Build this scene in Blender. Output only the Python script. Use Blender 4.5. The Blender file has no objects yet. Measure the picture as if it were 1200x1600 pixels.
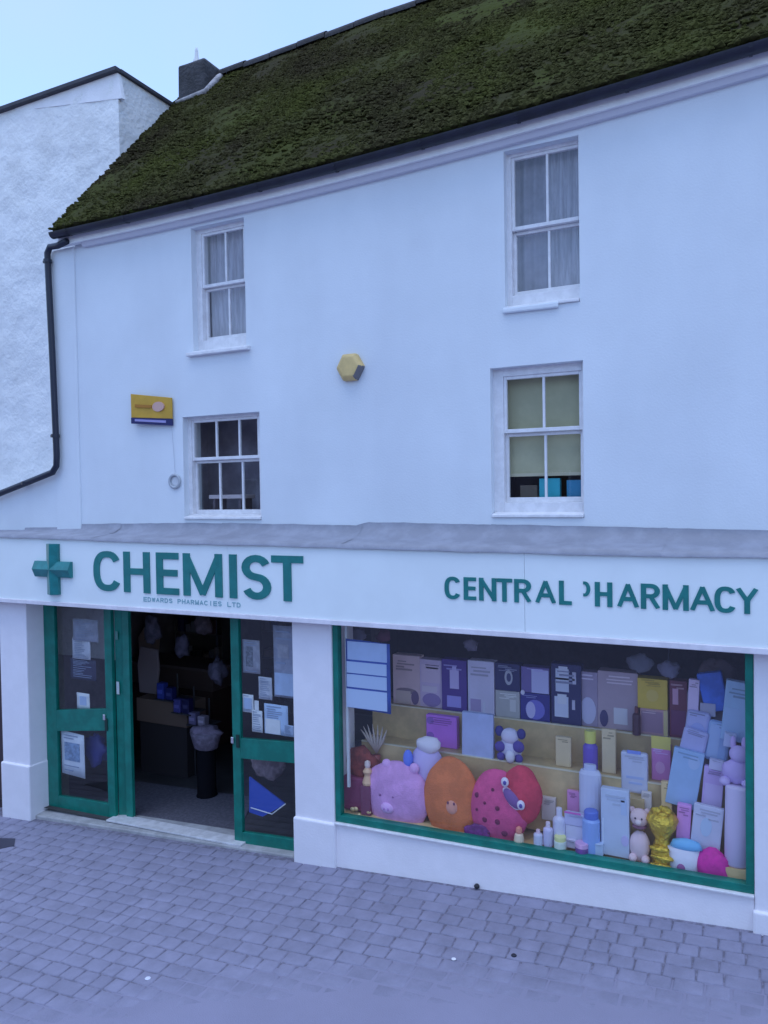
import bpy, bmesh, math, random
import numpy as np
from mathutils import Vector, Matrix, noise

random.seed(7)
rng = np.random.default_rng(7)
scene = bpy.context.scene
COL = scene.collection

# ------------------------------------------------------------------ camera
YAW, PITCH, ROLL = math.radians(26.4246), math.radians(1.3891), math.radians(0.9136)
CAM = Vector((0.0, -6.6765, 3.6866))
FPX = 1200.0                                   # focal length in pixels of the 1200 x 1600 photograph
_c, _s = math.cos(YAW), math.sin(YAW)
FWD = Vector((-_s * math.cos(PITCH), _c * math.cos(PITCH), -math.sin(PITCH)))
_r = Vector((_c, _s, 0.0))
_d = FWD.cross(_r)
RIGHT = math.cos(ROLL) * _r + math.sin(ROLL) * _d
DOWN = -math.sin(ROLL) * _r + math.cos(ROLL) * _d
cam_data = bpy.data.cameras.new('camera')
cam_data.sensor_fit = 'HORIZONTAL'
cam_data.sensor_width = 36.0
cam_data.lens = 36.0 * FPX / 1200.0
cam_data.clip_start = 0.1
cam_data.clip_end = 600.0
cam = bpy.data.objects.new('camera', cam_data)
COL.objects.link(cam)
mw = Matrix.Identity(4)
for i in range(3):
    mw[i][0], mw[i][1], mw[i][2], mw[i][3] = RIGHT[i], -DOWN[i], -FWD[i], CAM[i]
cam.matrix_world = mw
scene.camera = cam

# ------------------------------------------------------------------ sky, sun, exposure
SUN_ELEV, SUN_AZ = math.radians(80.0), math.radians(180.0)      # high and veiled by thin cloud
world = bpy.data.worlds.new('World')
scene.world = world
world.use_nodes = True
wn = world.node_tree
bg = wn.nodes['Background']
skyt = wn.nodes.new('ShaderNodeTexSky')
skyt.sky_type = 'NISHITA'
skyt.sun_disc = False
skyt.sun_elevation = SUN_ELEV
skyt.sun_rotation = SUN_AZ
skyt.altitude = 50
skyt.air_density = 1.5
skyt.dust_density = 0.2
skyt.ozone_density = 8.0
# a thin veil of high cloud over the whole sky
veil = wn.nodes.new('ShaderNodeMixRGB')
vt_ = wn.nodes.new('ShaderNodeTexCoord')
vn = wn.nodes.new('ShaderNodeTexNoise')
vn.inputs['Scale'].default_value = 2.2
vn.inputs['Detail'].default_value = 5.0
vr = wn.nodes.new('ShaderNodeMapRange')
vr.inputs['From Min'].default_value = 0.3
vr.inputs['From Max'].default_value = 0.7
vr.inputs['To Min'].default_value = 0.15
vr.inputs['To Max'].default_value = 0.48
wn.links.new(vt_.outputs['Generated'], vn.inputs['Vector'])
wn.links.new(vn.outputs['Fac'], vr.inputs['Value'])
wn.links.new(vr.outputs[0], veil.inputs[0])
wn.links.new(skyt.outputs[0], veil.inputs[1])
veil.inputs[2].default_value = (2.15, 2.4, 3.9, 1)
wn.links.new(veil.outputs[0], bg.inputs[0])
bg.inputs[1].default_value = 0.12
sun_data = bpy.data.lights.new('sun', 'SUN')
sun_data.energy = 0.5
sun_data.angle = math.radians(50)
sun_data.color = (0.90, 0.95, 1.0)          # flat light through thin cloud
sun = bpy.data.objects.new('sun', sun_data)
COL.objects.link(sun)
sdir = Vector((math.sin(SUN_AZ) * math.cos(SUN_ELEV), math.cos(SUN_AZ) * math.cos(SUN_ELEV), math.sin(SUN_ELEV)))
sun.rotation_euler = sdir.to_track_quat('Z', 'Y').to_euler()
sun.location = sdir * 60
scene.view_settings.view_transform = 'Standard'
scene.view_settings.look = 'None'
scene.view_settings.gamma = 1.0
scene.view_settings.use_curve_mapping = False
scene.view_settings.exposure = 1.4


# ------------------------------------------------------------------ measuring helpers
def ray(px, py):
    return RIGHT * ((px - 600.0) / FPX) + DOWN * ((py - 800.0) / FPX) + FWD


def at(px, py, Y=0.0):
    """the point on the vertical plane y = Y that a photo pixel shows"""
    d = ray(px, py)
    return CAM + d * ((Y - CAM.y) / d.y)


def gz(x, y):
    """height of the sloping pavement"""
    return 0.300 + 0.069 * x + 0.02 * (y + 0.25)


def on_ground(px, py):
    d = ray(px, py)
    n = Vector((-0.069, -0.02, 1.0))
    t = (0.305 - n.dot(CAM)) / n.dot(d)
    return CAM + d * t


def pix(p):
    v = Vector(p) - CAM
    z = v.dot(FWD)
    return 600 + FPX * v.dot(RIGHT) / z, 800 + FPX * v.dot(DOWN) / z, z


# ------------------------------------------------------------------ materials
MATS = {}


def mat(name, col, rough=0.7, var=0.0, vscale=3.0, bump=0.0, bscale=40.0, metal=0.0, spec=0.5, col2=None, vdetail=4.0,
        rnd=0.0, coat=0.0, low=0.42, high=0.62, streak=None):
    if name in MATS:
        return MATS[name]
    m = bpy.data.materials.new(name)
    m.use_nodes = True
    nt = m.node_tree
    p = nt.nodes['Principled BSDF']
    p.inputs['Base Color'].default_value = (*col, 1)
    p.inputs['Roughness'].default_value = rough
    p.inputs['Metallic'].default_value = metal
    p.inputs['Specular IOR Level'].default_value = spec
    p.inputs['Coat Weight'].default_value = coat
    geo = nt.nodes.new('ShaderNodeNewGeometry')
    out = None
    if var > 0 or col2:
        nz = nt.nodes.new('ShaderNodeTexNoise')
        nz.inputs['Scale'].default_value = vscale
        nz.inputs['Detail'].default_value = vdetail
        nz.inputs['Roughness'].default_value = 0.6
        if streak:
            mp = nt.nodes.new('ShaderNodeMapping')
            mp.inputs['Scale'].default_value = streak
            nt.links.new(geo.outputs['Position'], mp.inputs['Vector'])
            nt.links.new(mp.outputs[0], nz.inputs['Vector'])
        else:
            nt.links.new(geo.outputs['Position'], nz.inputs['Vector'])
        rp = nt.nodes.new('ShaderNodeValToRGB')
        c2 = col2 if col2 else tuple(c * (1 - var) for c in col)
        rp.color_ramp.elements[0].position = low
        rp.color_ramp.elements[1].position = high
        rp.color_ramp.elements[0].color = (*c2, 1)
        rp.color_ramp.elements[1].color = (*col, 1)
        nt.links.new(nz.outputs['Fac'], rp.inputs[0])
        out = rp.outputs[0]
    if rnd > 0:
        oi = nt.nodes.new('ShaderNodeObjectInfo')
        mr = nt.nodes.new('ShaderNodeMapRange')
        mr.inputs['To Min'].default_value = 1 - rnd
        mr.inputs['To Max'].default_value = 1 + rnd
        nt.links.new(oi.outputs['Random'], mr.inputs['Value'])
        hs = nt.nodes.new('ShaderNodeHueSaturation')
        nt.links.new(mr.outputs[0], hs.inputs['Value'])
        if out:
            nt.links.new(out, hs.inputs['Color'])
        else:
            hs.inputs['Color'].default_value = (*col, 1)
        out = hs.outputs[0]
    if out:
        nt.links.new(out, p.inputs['Base Color'])
    if bump > 0:
        nb = nt.nodes.new('ShaderNodeTexNoise')
        nb.inputs['Scale'].default_value = bscale
        nb.inputs['Detail'].default_value = 5.0
        nt.links.new(geo.outputs['Position'], nb.inputs['Vector'])
        bp = nt.nodes.new('ShaderNodeBump')
        bp.inputs['Strength'].default_value = 1.0
        bp.inputs['Distance'].default_value = bump
        nt.links.new(nb.outputs['Fac'], bp.inputs['Height'])
        nt.links.new(bp.outputs[0], p.inputs['Normal'])
    MATS[name] = m
    return m


def glass_mat(name, tint=(0.96, 0.98, 0.98), ior=1.5):
    m = bpy.data.materials.new(name)
    m.use_nodes = True
    nt = m.node_tree
    nt.nodes.remove(nt.nodes['Principled BSDF'])
    o = nt.nodes['Material Output']
    tr = nt.nodes.new('ShaderNodeBsdfTransparent')
    tr.inputs[0].default_value = (*tint, 1)
    gl = nt.nodes.new('ShaderNodeBsdfGlossy')
    gl.inputs['Roughness'].default_value = 0.02
    fr = nt.nodes.new('ShaderNodeFresnel')
    ge = nt.nodes.new('ShaderNodeNewGeometry')
    mr = nt.nodes.new('ShaderNodeMapRange')          # the same reflection from either side of the sheet
    mr.inputs['To Min'].default_value = ior
    mr.inputs['To Max'].default_value = 1.0 / ior
    nt.links.new(ge.outputs['Backfacing'], mr.inputs['Value'])
    nt.links.new(mr.outputs[0], fr.inputs[0])
    mx = nt.nodes.new('ShaderNodeMixShader')
    nt.links.new(fr.outputs[0], mx.inputs[0])
    nt.links.new(tr.outputs[0], mx.inputs[1])
    nt.links.new(gl.outputs[0], mx.inputs[2])
    nt.links.new(mx.outputs[0], o.inputs[0])
    MATS[name] = m
    return m


GLASS = glass_mat('window_glass', ior=1.75)      # both faces of the sheet together
M_WALL = mat('painted_render', (0.74, 0.785, 0.83), 0.85, var=0.10, vscale=0.9, bump=0.002, bscale=55, vdetail=8, low=0.3, high=0.7)
_nt = M_WALL.node_tree
_p = _nt.nodes['Principled BSDF']
_src = _p.inputs['Base Color'].links[0].from_socket
_g = _nt.nodes.new('ShaderNodeNewGeometry')
_mp = _nt.nodes.new('ShaderNodeMapping')
_mp.inputs['Scale'].default_value = (1.7, 1.7, 0.35)
_n = _nt.nodes.new('ShaderNodeTexNoise')
_n.inputs['Scale'].default_value = 1.0
_n.inputs['Detail'].default_value = 8.0
_r = _nt.nodes.new('ShaderNodeMapRange')
_r.inputs['From Min'].default_value = 0.40
_r.inputs['From Max'].default_value = 0.75
_r.inputs['To Min'].default_value = 0.0
_r.inputs['To Max'].default_value = 0.16
_m = _nt.nodes.new('ShaderNodeMixRGB')
_m.inputs[2].default_value = (0.45, 0.47, 0.53, 1)
_nt.links.new(_g.outputs['Position'], _mp.inputs['Vector'])
_nt.links.new(_mp.outputs[0], _n.inputs['Vector'])
_nt.links.new(_n.outputs['Fac'], _r.inputs['Value'])
_nt.links.new(_r.outputs[0], _m.inputs[0])
_nt.links.new(_src, _m.inputs[1])
_nt.links.new(_m.outputs[0], _p.inputs['Base Color'])
M_ROUGH = mat('roughcast', (0.76, 0.77, 0.78), 0.9, var=0.13, vscale=1.6, bump=0.02, bscale=16, vdetail=9, low=0.33, high=0.55)
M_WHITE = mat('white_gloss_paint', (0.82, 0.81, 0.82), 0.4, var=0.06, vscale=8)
M_FRAME = mat('white_window_paint', (0.80, 0.79, 0.81), 0.45, var=0.10, vscale=12)
M_SIGN = mat('sign_panel_white', (0.82, 0.88, 0.88), 0.35, var=0.05, vscale=1.2, vdetail=6)
M_PILLAR = mat('pillar_paint', (0.84, 0.81, 0.85), 0.6, var=0.04, vscale=4, bump=0.002, bscale=60)
M_LEAD = mat('lead_flashing', (0.30, 0.31, 0.37), 0.6, var=0.18, vscale=5, bump=0.006, bscale=18, vdetail=8)
M_GREEN = mat('green_door_paint', (0.003, 0.20, 0.15), 0.35, var=0.25, vscale=6)
M_LETTER = mat('green_letter', (0.016, 0.20, 0.19), 0.4, var=0.15, vscale=9)
M_CROSS = mat('green_cross_plastic', (0.016, 0.21, 0.21), 0.3, var=0.2, vscale=9)
M_SMALL = mat('pale_green_letter', (0.24, 0.42, 0.46), 0.5)
M_GUTTER = mat('dark_gutter', (0.012, 0.013, 0.03), 0.45, var=0.4, vscale=6)
M_PIPE = mat('dark_pipe', (0.012, 0.016, 0.035), 0.45)
M_MOSS = mat('moss', (0.054, 0.060, 0.016), 0.95, col2=(0.040, 0.034, 0.019), vscale=0.7, vdetail=9, bump=0.03, bscale=14, spec=0.05,
             low=0.40, high=0.60)
M_MOSS2 = mat('moss_tuft', (0.070, 0.076, 0.018), 0.95, col2=(0.046, 0.038, 0.020), vscale=0.8, vdetail=10, low=0.33, high=0.70, spec=0.05)
M_RIDGE = mat('ridge_clay', (0.035, 0.033, 0.04), 0.8, var=0.4, vscale=5, bump=0.01, bscale=30)
M_CHIM = mat('chimney_render', (0.055, 0.055, 0.065), 0.9, var=0.45, vscale=6, bump=0.02, bscale=25, vdetail=8)
M_MORTAR = mat('pale_mortar', (0.42, 0.40, 0.42), 0.9, var=0.4, vscale=12, bump=0.01)
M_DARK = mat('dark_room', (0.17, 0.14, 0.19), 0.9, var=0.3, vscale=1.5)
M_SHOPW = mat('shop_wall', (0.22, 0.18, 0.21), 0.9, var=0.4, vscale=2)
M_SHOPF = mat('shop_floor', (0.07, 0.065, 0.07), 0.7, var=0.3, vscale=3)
M_PAVER = mat('paver_stone', (0.255, 0.250, 0.345), 0.85, var=0.25, vscale=5, bump=0.004, bscale=60, rnd=0.05, vdetail=8, low=0.3, high=0.7)
M_BED = mat('joint_sand', (0.235, 0.225, 0.30), 0.95, var=0.4, vscale=20, bump=0.005)
M_ROAD = mat('road_surface', (0.25, 0.242, 0.335), 0.9, var=0.10, vscale=1.4, bump=0.003, bscale=120, vdetail=8, low=0.3, high=0.7)
M_STEP = mat('step_concrete', (0.42, 0.42, 0.43), 0.8, var=0.25, vscale=7, bump=0.003)
M_THRESH = mat('pale_threshold', (0.68, 0.68, 0.70), 0.5, var=0.2, vscale=9)
M_CHROME = mat('bright_metal', (0.75, 0.75, 0.75), 0.25, metal=1.0)


GOODS = 1.0        # scale on goods' colours; above one it stands in for missing window light


def M(col, rough=0.6, **k):
    f_ = min(GOODS, max(1.0, 0.8 / max(max(col), 1e-4))) if GOODS > 1 else 1.0
    col = tuple(c * f_ for c in col)
    key = 'c_%s_%s_%s' % (tuple(round(c, 3) for c in col), rough, sorted(k.items()))
    return mat(key, col, rough, **k)


# ------------------------------------------------------------------ object helpers
ORG = {}


def tag(o, label=None, cat=None, group=None, kind=None):
    if label: o['label'] = label
    if cat: o['category'] = cat
    if group: o['group'] = group
    if kind: o['kind'] = kind
    return o


def link(name, me, parent=None, origin=None, smooth=False):
    """link a mesh whose vertices are world coordinates"""
    if origin is None:
        if parent is not None:
            origin = ORG[parent.name]
        else:
            n = len(me.vertices)
            co = np.empty(n * 3)
            me.vertices.foreach_get('co', co)
            co = co.reshape(-1, 3)
            lo, hi = co.min(0), co.max(0)
            origin = Vector(((lo[0] + hi[0]) / 2, (lo[1] + hi[1]) / 2, lo[2]))
    origin = Vector(origin)
    me.transform(Matrix.Translation(-origin))
    o = bpy.data.objects.new(name, me)
    COL.objects.link(o)
    ORG[o.name] = origin
    if parent is not None:
        o.parent = parent
        o.location = origin - ORG[parent.name]
    else:
        o.location = origin
    if smooth:
        me.polygons.foreach_set('use_smooth', [True] * len(me.polygons))
    return o


def empty(name, loc, label, cat, group=None, parent=None):
    o = bpy.data.objects.new(name, None)
    COL.objects.link(o)
    o.empty_display_size = 0.2
    o.location = loc
    ORG[o.name] = Vector(loc)
    return tag(o, label, cat, group)


class MB:
    def __init__(self):
        self.bm = bmesh.new()

    def hexa(self, v):
        """8 corners: bottom 0-3 counter-clockwise, top 4-7"""
        vs = [self.bm.verts.new(p) for p in v]
        for f in ((3, 2, 1, 0), (4, 5, 6, 7), (0, 1, 5, 4), (1, 2, 6, 5), (2, 3, 7, 6), (3, 0, 4, 7)):
            self.bm.faces.new([vs[i] for i in f])
        return self

    def box(self, x0, x1, y0, y1, z0, z1):
        return self.hexa([(x0, y0, z0), (x1, y0, z0), (x1, y1, z0), (x0, y1, z0),
                          (x0, y0, z1), (x1, y0, z1), (x1, y1, z1), (x0, y1, z1)])

    def beam(self, a, b, h, y0, y1):
        """box from point a to b (x, z at its lower edge), height h"""
        return self.hexa([(a[0], y0, a[1]), (b[0], y0, b[1]), (b[0], y1, b[1]), (a[0], y1, a[1]),
                          (a[0], y0, a[1] + h), (b[0], y0, b[1] + h), (b[0], y1, b[1] + h), (a[0], y1, a[1] + h)])

    def grid(self, pts):
        n, m = len(pts), len(pts[0])
        vs = [[self.bm.verts.new(p) for p in row] for row in pts]
        for i in range(n - 1):
            for j in range(m - 1):
                self.bm.faces.new((vs[i][j], vs[i + 1][j], vs[i + 1][j + 1], vs[i][j + 1]))
        return self

    def poly(self, pts):
        self.bm.faces.new([self.bm.verts.new(p) for p in pts])
        return self

    def prism(self, pts, y0, y1):
        """outline in x, z extruded from y0 to y1"""
        a = [self.bm.verts.new((p[0], y0, p[1])) for p in pts]
        b = [self.bm.verts.new((p[0], y1, p[1])) for p in pts]
        n = len(pts)
        self.bm.faces.new(a)
        self.bm.faces.new(b[::-1])
        for i in range(n):
            self.bm.faces.new((a[i], b[i], b[(i + 1) % n], a[(i + 1) % n]))
        return self

    def tube(self, path, r, n=10, caps=True):
        path = [Vector(p) for p in path]
        rings = []
        for i, p in enumerate(path):
            t = (path[min(i + 1, len(path) - 1)] - path[max(i - 1, 0)]).normalized()
            u = t.cross(Vector((0, 1, 0.13))).normalized()
            w = t.cross(u)
            rr = r[i] if isinstance(r, (list, tuple)) else r
            rings.append([self.bm.verts.new(p + u * rr * math.cos(2 * math.pi * k / n) + w * rr * math.sin(2 * math.pi * k / n)) for k in range(n)])
        for a, b in zip(rings, rings[1:]):
            for k in range(n):
                self.bm.faces.new((a[k], a[(k + 1) % n], b[(k + 1) % n], b[k]))
        if caps:
            self.bm.faces.new(rings[0][::-1])
            self.bm.faces.new(rings[-1])
        return self

    def lathe(self, c, prof, n=16, sx=1.0, sy=1.0):
        """profile of (radius, height) turned about the vertical through c"""
        rings = []
        for r, z in prof:
            rings.append([self.bm.verts.new((c[0] + sx * r * math.cos(2 * math.pi * k / n), c[1] + sy * r * math.sin(2 * math.pi * k / n), c[2] + z)) for k in range(n)])
        for a, b in zip(rings, rings[1:]):
            for k in range(n):
                self.bm.faces.new((a[k], a[(k + 1) % n], b[(k + 1) % n], b[k]))
        self.bm.faces.new(rings[0][::-1])
        self.bm.faces.new(rings[-1])
        return self

    def ball(self, c, r, seg=16, rings=10, wob=0.0, seed=0):
        r = (r, r, r) if isinstance(r, (int, float)) else r
        res = bmesh.ops.create_uvsphere(self.bm, u_segments=seg, v_segments=rings, radius=1.0)
        for v in res['verts']:
            k = 1.0
            if wob:
                k += wob * noise.noise(Vector(v.co) * 1.7 + Vector((seed, seed * .7, 0)))
            v.co = Vector((c[0] + r[0] * v.co.x * k, c[1] + r[1] * v.co.y * k, c[2] + r[2] * v.co.z * k))
        return self

    def disc(self, c, rx, rz, y0, y1, n=20):
        return self.prism([(c[0] + rx * math.cos(2 * math.pi * k / n), c[1] + rz * math.sin(2 * math.pi * k / n)) for k in range(n)], y0, y1)

    def rot(self, centre, ang, axis='Y'):
        bmesh.ops.rotate(self.bm, cent=Vector(centre), matrix=Matrix.Rotation(ang, 3, axis), verts=self.bm.verts[:])
        return self

    def build(self, name, material, parent=None, origin=None, bevel=0.0, smooth=False, seg=2):
        bmesh.ops.recalc_face_normals(self.bm, faces=self.bm.faces[:])
        me = bpy.data.meshes.new(name)
        self.bm.to_mesh(me)
        self.bm.free()
        if material:
            me.materials.append(material)
        o = link(name, me, parent, origin, smooth)
        if bevel > 0:
            md = o.modifiers.new('bevel', 'BEVEL')
            md.width = bevel
            md.segments = seg
            md.limit_method = 'ANGLE'
            md.angle_limit = math.radians(40)
        return o


def numpy_mesh(name, verts, faces, material, parent=None, smooth=False, origin=None):
    me = bpy.data.meshes.new(name)
    me.from_pydata([tuple(v) for v in verts], [], [tuple(f) for f in faces])
    me.materials.append(material)
    return link(name, me, parent, origin, smooth)


def lerp(a, b, t):
    return a + (b - a) * t


def interp(x, xs, ys):
    return float(np.interp(x, xs, ys))


_qe = np.polyfit([-7.53, -3.18, 0.03], [6.838, 6.875, 7.021], 2)


def eave_z(x):
    if x > 0.03:
        return 7.021 + (x - 0.03) * 0.040
    return float(np.polyval(_qe, x))


def ridge_z(x):
    return interp(x, [-8, -7.53, -6.83, -5.6, -4.37, -3.5, 6], [9.66, 9.663, 9.70, 9.735, 9.785, 9.79, 9.83])


EAVE_Y, RIDGE_Y = -0.19, 2.352
X_END = 5.6          # the terrace runs on past the right edge of the picture

# ================================================================== GROUND
def ground_sheet(name, x0, x1, y0, y1, dz, material, n=2):
    b = MB()
    b.grid([[(lerp(x0, x1, i / n), lerp(y0, y1, j / n), gz(lerp(x0, x1, i / n), lerp(y0, y1, j / n)) + dz) for j in range(n + 1)] for i in range(n + 1)])
    return b


g = ground_sheet('ground', -70, 70, -70, 70, -0.06, None).build('ground', M_ROAD, origin=(0, 0, 0))
tag(g, 'dull grey ground running on beyond the street', kind='structure')
pav = ground_sheet('pavement', -11.5, 4.5, -5.2, 0.14, -0.011, None).build('pavement', M_BED, origin=(-4, -2, gz(-4, -2)))
tag(pav, 'block paved pavement in front of the chemist shop', kind='structure')

edge_px = [(-260, 1640), (-120, 1612), (0, 1594), (90, 1580), (175, 1562), (300, 1540), (430, 1529), (550, 1520), (660, 1515), (750, 1520), (850, 1529),
           (950, 1540), (1080, 1552), (1200, 1565), (1330, 1585)]
edge = [on_ground(*p) for p in edge_px]
edge = [Vector((-11.4, -5.0, 0))] + edge + [Vector((2.2, -1.12, 0)), Vector((4.4, -1.15, 0))]
fine = []
for a, b in zip(edge, edge[1:]):
    k = max(2, int((b - a).length / 0.06))
    for i in range(k):
        fine.append(a.lerp(b, i / k))
fine.append(edge[-1])
EX = [p.x for p in fine]
EY = [p.y for p in fine]


def road_edge_y(x):
    return interp(x, EX, EY)


rb = MB()
rows = []
for x, y in zip(EX, EY):
    y += 0.22 + 0.06 * noise.noise(Vector((x * 5, 0.3, 0))) + 0.02 * noise.noise(Vector((x * 21, 2.3, 0)))
    rows.append([(x, lerp(y, -16.0, t), gz(x, lerp(y, -16.0, t)) + h) for t, h in ((0, -.013), (0.008, -.009), (0.016, -.0055), (0.025, -.0025), (0.034, .0005), (0.045, .004), (0.1, .0055), (0.4, .0055), (1.0, .0055))])
rb.grid(rows)
road = rb.build('road', M_ROAD, origin=(-3, -3, gz(-3, -3)), smooth=True)
tag(road, 'smooth worn lavender grey road surface at the near edge of the pavers', kind='structure')

# pavers: real blocks in courses parallel to the shopfront
PITCH_Y = 0.148
lens = [0.15, 0.165, 0.18, 0.195, 0.21, 0.225, 0.24, 0.26]


def paver_verts(l, w, seed):
    """a block with a worn, rounded upper edge; origin at the middle of its top"""
    r = random.Random(seed)
    j = lambda s: r.uniform(-s, s)
    hx, hy = l / 2 - 0.0055, w / 2 - 0.0055
    c = 0.013
    base = [(-hx, -hy), (hx, -hy), (hx, hy), (-hx, hy)]
    out = [(x + j(.003), y + j(.003)) for x, y in base]
    v = []
    for x, y in out: v.append((x, y, -0.03))
    for x, y in out: v.append((x, y, -0.010))
    for x, y in out:
        v.append((x - math.copysign(c * .45, x), y - math.copysign(c * .45, y), -0.003))
    for x, y in out:
        v.append((x - math.copysign(c * 1.3, x), y - math.copysign(c * 1.3, y), j(.0012)))
    f = [(12, 13, 14, 15)]
    for k in range(3):
        for i in range(4):
            n = (i + 1) % 4
            f.append((k * 4 + i, k * 4 + n, k * 4 + 4 + n, k * 4 + 4 + i))
    return v, f


pmesh = []
for li, l in enumerate(lens):
    for vv in range(3):
        v, f = paver_verts(l, PITCH_Y, li * 17 + vv)
        me = bpy.data.meshes.new('paver')
        me.from_pydata(v, [], f)
        me.materials.append(M_PAVER)
        me.polygons.foreach_set('use_smooth', [True] * len(me.polygons))
        pmesh.append((l, me, v, f))
places = []
row = 0
y = -0.27 - PITCH_Y / 2
while y > -4.9:
    x = -11.3 + random.uniform(0, 0.2)
    while x < 4.2:
        k = random.randrange(len(pmesh))
        l = pmesh[k][0]
        xc = x + l / 2
        x += l
        if y > road_edge_y(xc) - 0.42:
            u, v_, z_ = pix((xc, y, gz(xc, y)))
            seen = -30 < u < 1230 and v_ < 1630 and y > road_edge_y(xc) - 0.24
            places.append((z_ if seen else 900 + z_, xc, y, k))
    y -= PITCH_Y
# the recess in front of the doors
places.sort()
NEAR = places[:295]
REST = places[295:]
slope = Matrix(((1, 0, 0), (0, 1, 0), (0.069, 0.02, 1))).to_4x4()
tilt_x, tilt_y = math.atan(0.02), -math.atan(0.069)
for z_, xc, yc, k in NEAR:
    o = bpy.data.objects.new('paver', pmesh[k][1])
    COL.objects.link(o)
    o.parent = pav
    o.location = Vector((xc, yc, gz(xc, yc) + random.uniform(-.0022, .0022))) - ORG[pav.name]
    o.rotation_euler = (tilt_x + random.uniform(-.012, .012), tilt_y + random.uniform(-.012, .012), random.uniform(-.02, .02))
V, F = [], []
for z_, xc, yc, k in REST:
    n0 = len(V)
    a = random.uniform(-.02, .02)
    dz = random.uniform(-.002, .002)
    for vx, vy, vz in pmesh[k][2]:
        X = xc + vx * math.cos(a) - vy * math.sin(a)
        Y = yc + vx * math.sin(a) + vy * math.cos(a)
        V.append((X, Y, gz(X, Y) + vz + dz))
    for f in pmesh[k][3]:
        F.append(tuple(i + n0 for i in f))
rest = numpy_mesh('far_pavers', V, F, M_PAVER, parent=pav, smooth=True)
rest['kind'] = 'stuff'

# ================================================================== PHARMACY BUILDING
bld = empty('pharmacy_building', (-3.9, 0.5, 0), 'white rendered chemist shop with a mossy roof and green doors', 'building')
XW0 = -7.39            # left end of the main render; the pier stands left of it

OPEN = dict(TR=(-2.075, -1.415, 5.30, 6.707), BR=(-2.225, -1.395, 3.45, 4.80), TL=(-5.625, -4.912, 5.245, 6.62), BL=(-5.80, -4.762, 3.43, 4.568))


def holed_wall(x0, x1, z0, ztop, holes, yf, yb):
    """front sheet with reveals; the top follows ztop(x)"""
    xs = sorted(set([x0, x1] + [h[0] for h in holes] + [h[1] for h in holes] + list(np.arange(math.ceil(x0), x1, 0.5))))
    zs = sorted(set([z0, 6.75] + [h[2] for h in holes] + [h[3] for h in holes]))
    b = MB()
    cache = {}

    def vt(x, z, y):
        k = (round(x, 5), round(z, 5) if z is not None else 'top', y)
        if k not in cache:
            cache[k] = b.bm.verts.new((x, y, ztop(x) if z is None else z))
        return cache[k]
    for i in range(len(xs) - 1):
        for j in range(len(zs)):
            za = zs[j]
            zb = zs[j + 1] if j + 1 < len(zs) else None
            xm, zm = (xs[i] + xs[i + 1]) / 2, (za + (zb if zb else za + .1)) / 2
            if any(h[0] < xm < h[1] and h[2] < zm < h[3] for h in holes):
                continue
            b.bm.faces.new((vt(xs[i], za, yf), vt(xs[i + 1], za, yf), vt(xs[i + 1], zb, yf), vt(xs[i], zb, yf)))
    for h in holes:
        xa, xb, za, zb = h
        for p, q in (((xa, za), (xa, zb)), ((xb, za), (xb, zb)), ((xa, za), (xb, za)), ((xa, zb), (xb, zb))):
            b.bm.faces.new([b.bm.verts.new(c) for c in ((p[0], yf, p[1]), (q[0], yf, q[1]), (q[0], yb, q[1]), (p[0], yb, p[1]))])
    return b


wall_top = lambda x: eave_z(x) + 0.06
holed_wall(XW0, X_END, 3.05, wall_top, list(OPEN.values()), 0.0, 0.30).build('wall', M_WALL, bld)
# pier at the left end, a little proud of the main wall
MB().box(-7.80, XW0, -0.022, 0.5, 3.05, 6.70).build('pier', M_WALL, bld, bevel=0.012)
# the sides and the back that close the building
MB().box(X_END, X_END + 0.2, 0.0, 4.9, -0.2, 7.2).build('end_wall', M_WALL, bld)
MB().box(-7.39, X_END, 4.9, 5.1, -0.4, 7.2).build('back_wall', M_WALL, bld)
MB().prism([(0, 0)] * 0 or [(X_END, 7.2), (X_END + .2, 7.2), (X_END + .2, 7.3), (X_END, 7.3)], 0.0, 4.9).build('wall_plate', M_WALL, bld)

# ---- roof
NX, NV = 150, 44
RX0, RX1 = -7.54, X_END + 0.25


def roof_pt(x, v, lift=0.0):
    ze, zr = eave_z(x) + 0.015, ridge_z(x)
    y = lerp(EAVE_Y, RIDGE_Y, v)
    z = lerp(ze, zr, v)
    n = Vector((0, -(zr - ze), RIDGE_Y - EAVE_Y)).normalized()
    return Vector((x, y, z)) + n * lift


pts = []
for i in range(NX + 1):
    x = lerp(RX0, RX1, i / NX)
    rowp = []
    for j in range(NV + 1):
        v = j / NV
        course = ((v * 14) % 1.0)
        l = 0.02 + 0.012 * (1 - course) + 0.035 * noise.noise(Vector((x * 1.6, v * 6, 0))) + 0.018 * noise.noise(Vector((x * 6, v * 21, 4)))
        rowp.append(roof_pt(x, v, max(0.0, l)))
    pts.append(rowp)
rb = MB().grid(pts)
# underside, rake and rear slope
rb.grid([[roof_pt(lerp(RX0, RX1, i / 20), v, -0.06) for v in (0, 1)] for i in range(21)])
rb.grid([[pts[0][j], roof_pt(RX0, j / NV, -0.06)] for j in range(NV + 1)])
rb.grid([[pts[i][0], roof_pt(lerp(RX0, RX1, i / NX), 0, -0.06)] for i in range(NX + 1)])
rb.grid([[(lerp(RX0, RX1, i / 20), RIDGE_Y, ridge_z(lerp(RX0, RX1, i / 20))), (lerp(RX0, RX1, i / 20), 5.1, 6.9)] for i in range(21)])
roof = rb.build('roof', M_MOSS, bld, smooth=True)

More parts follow.
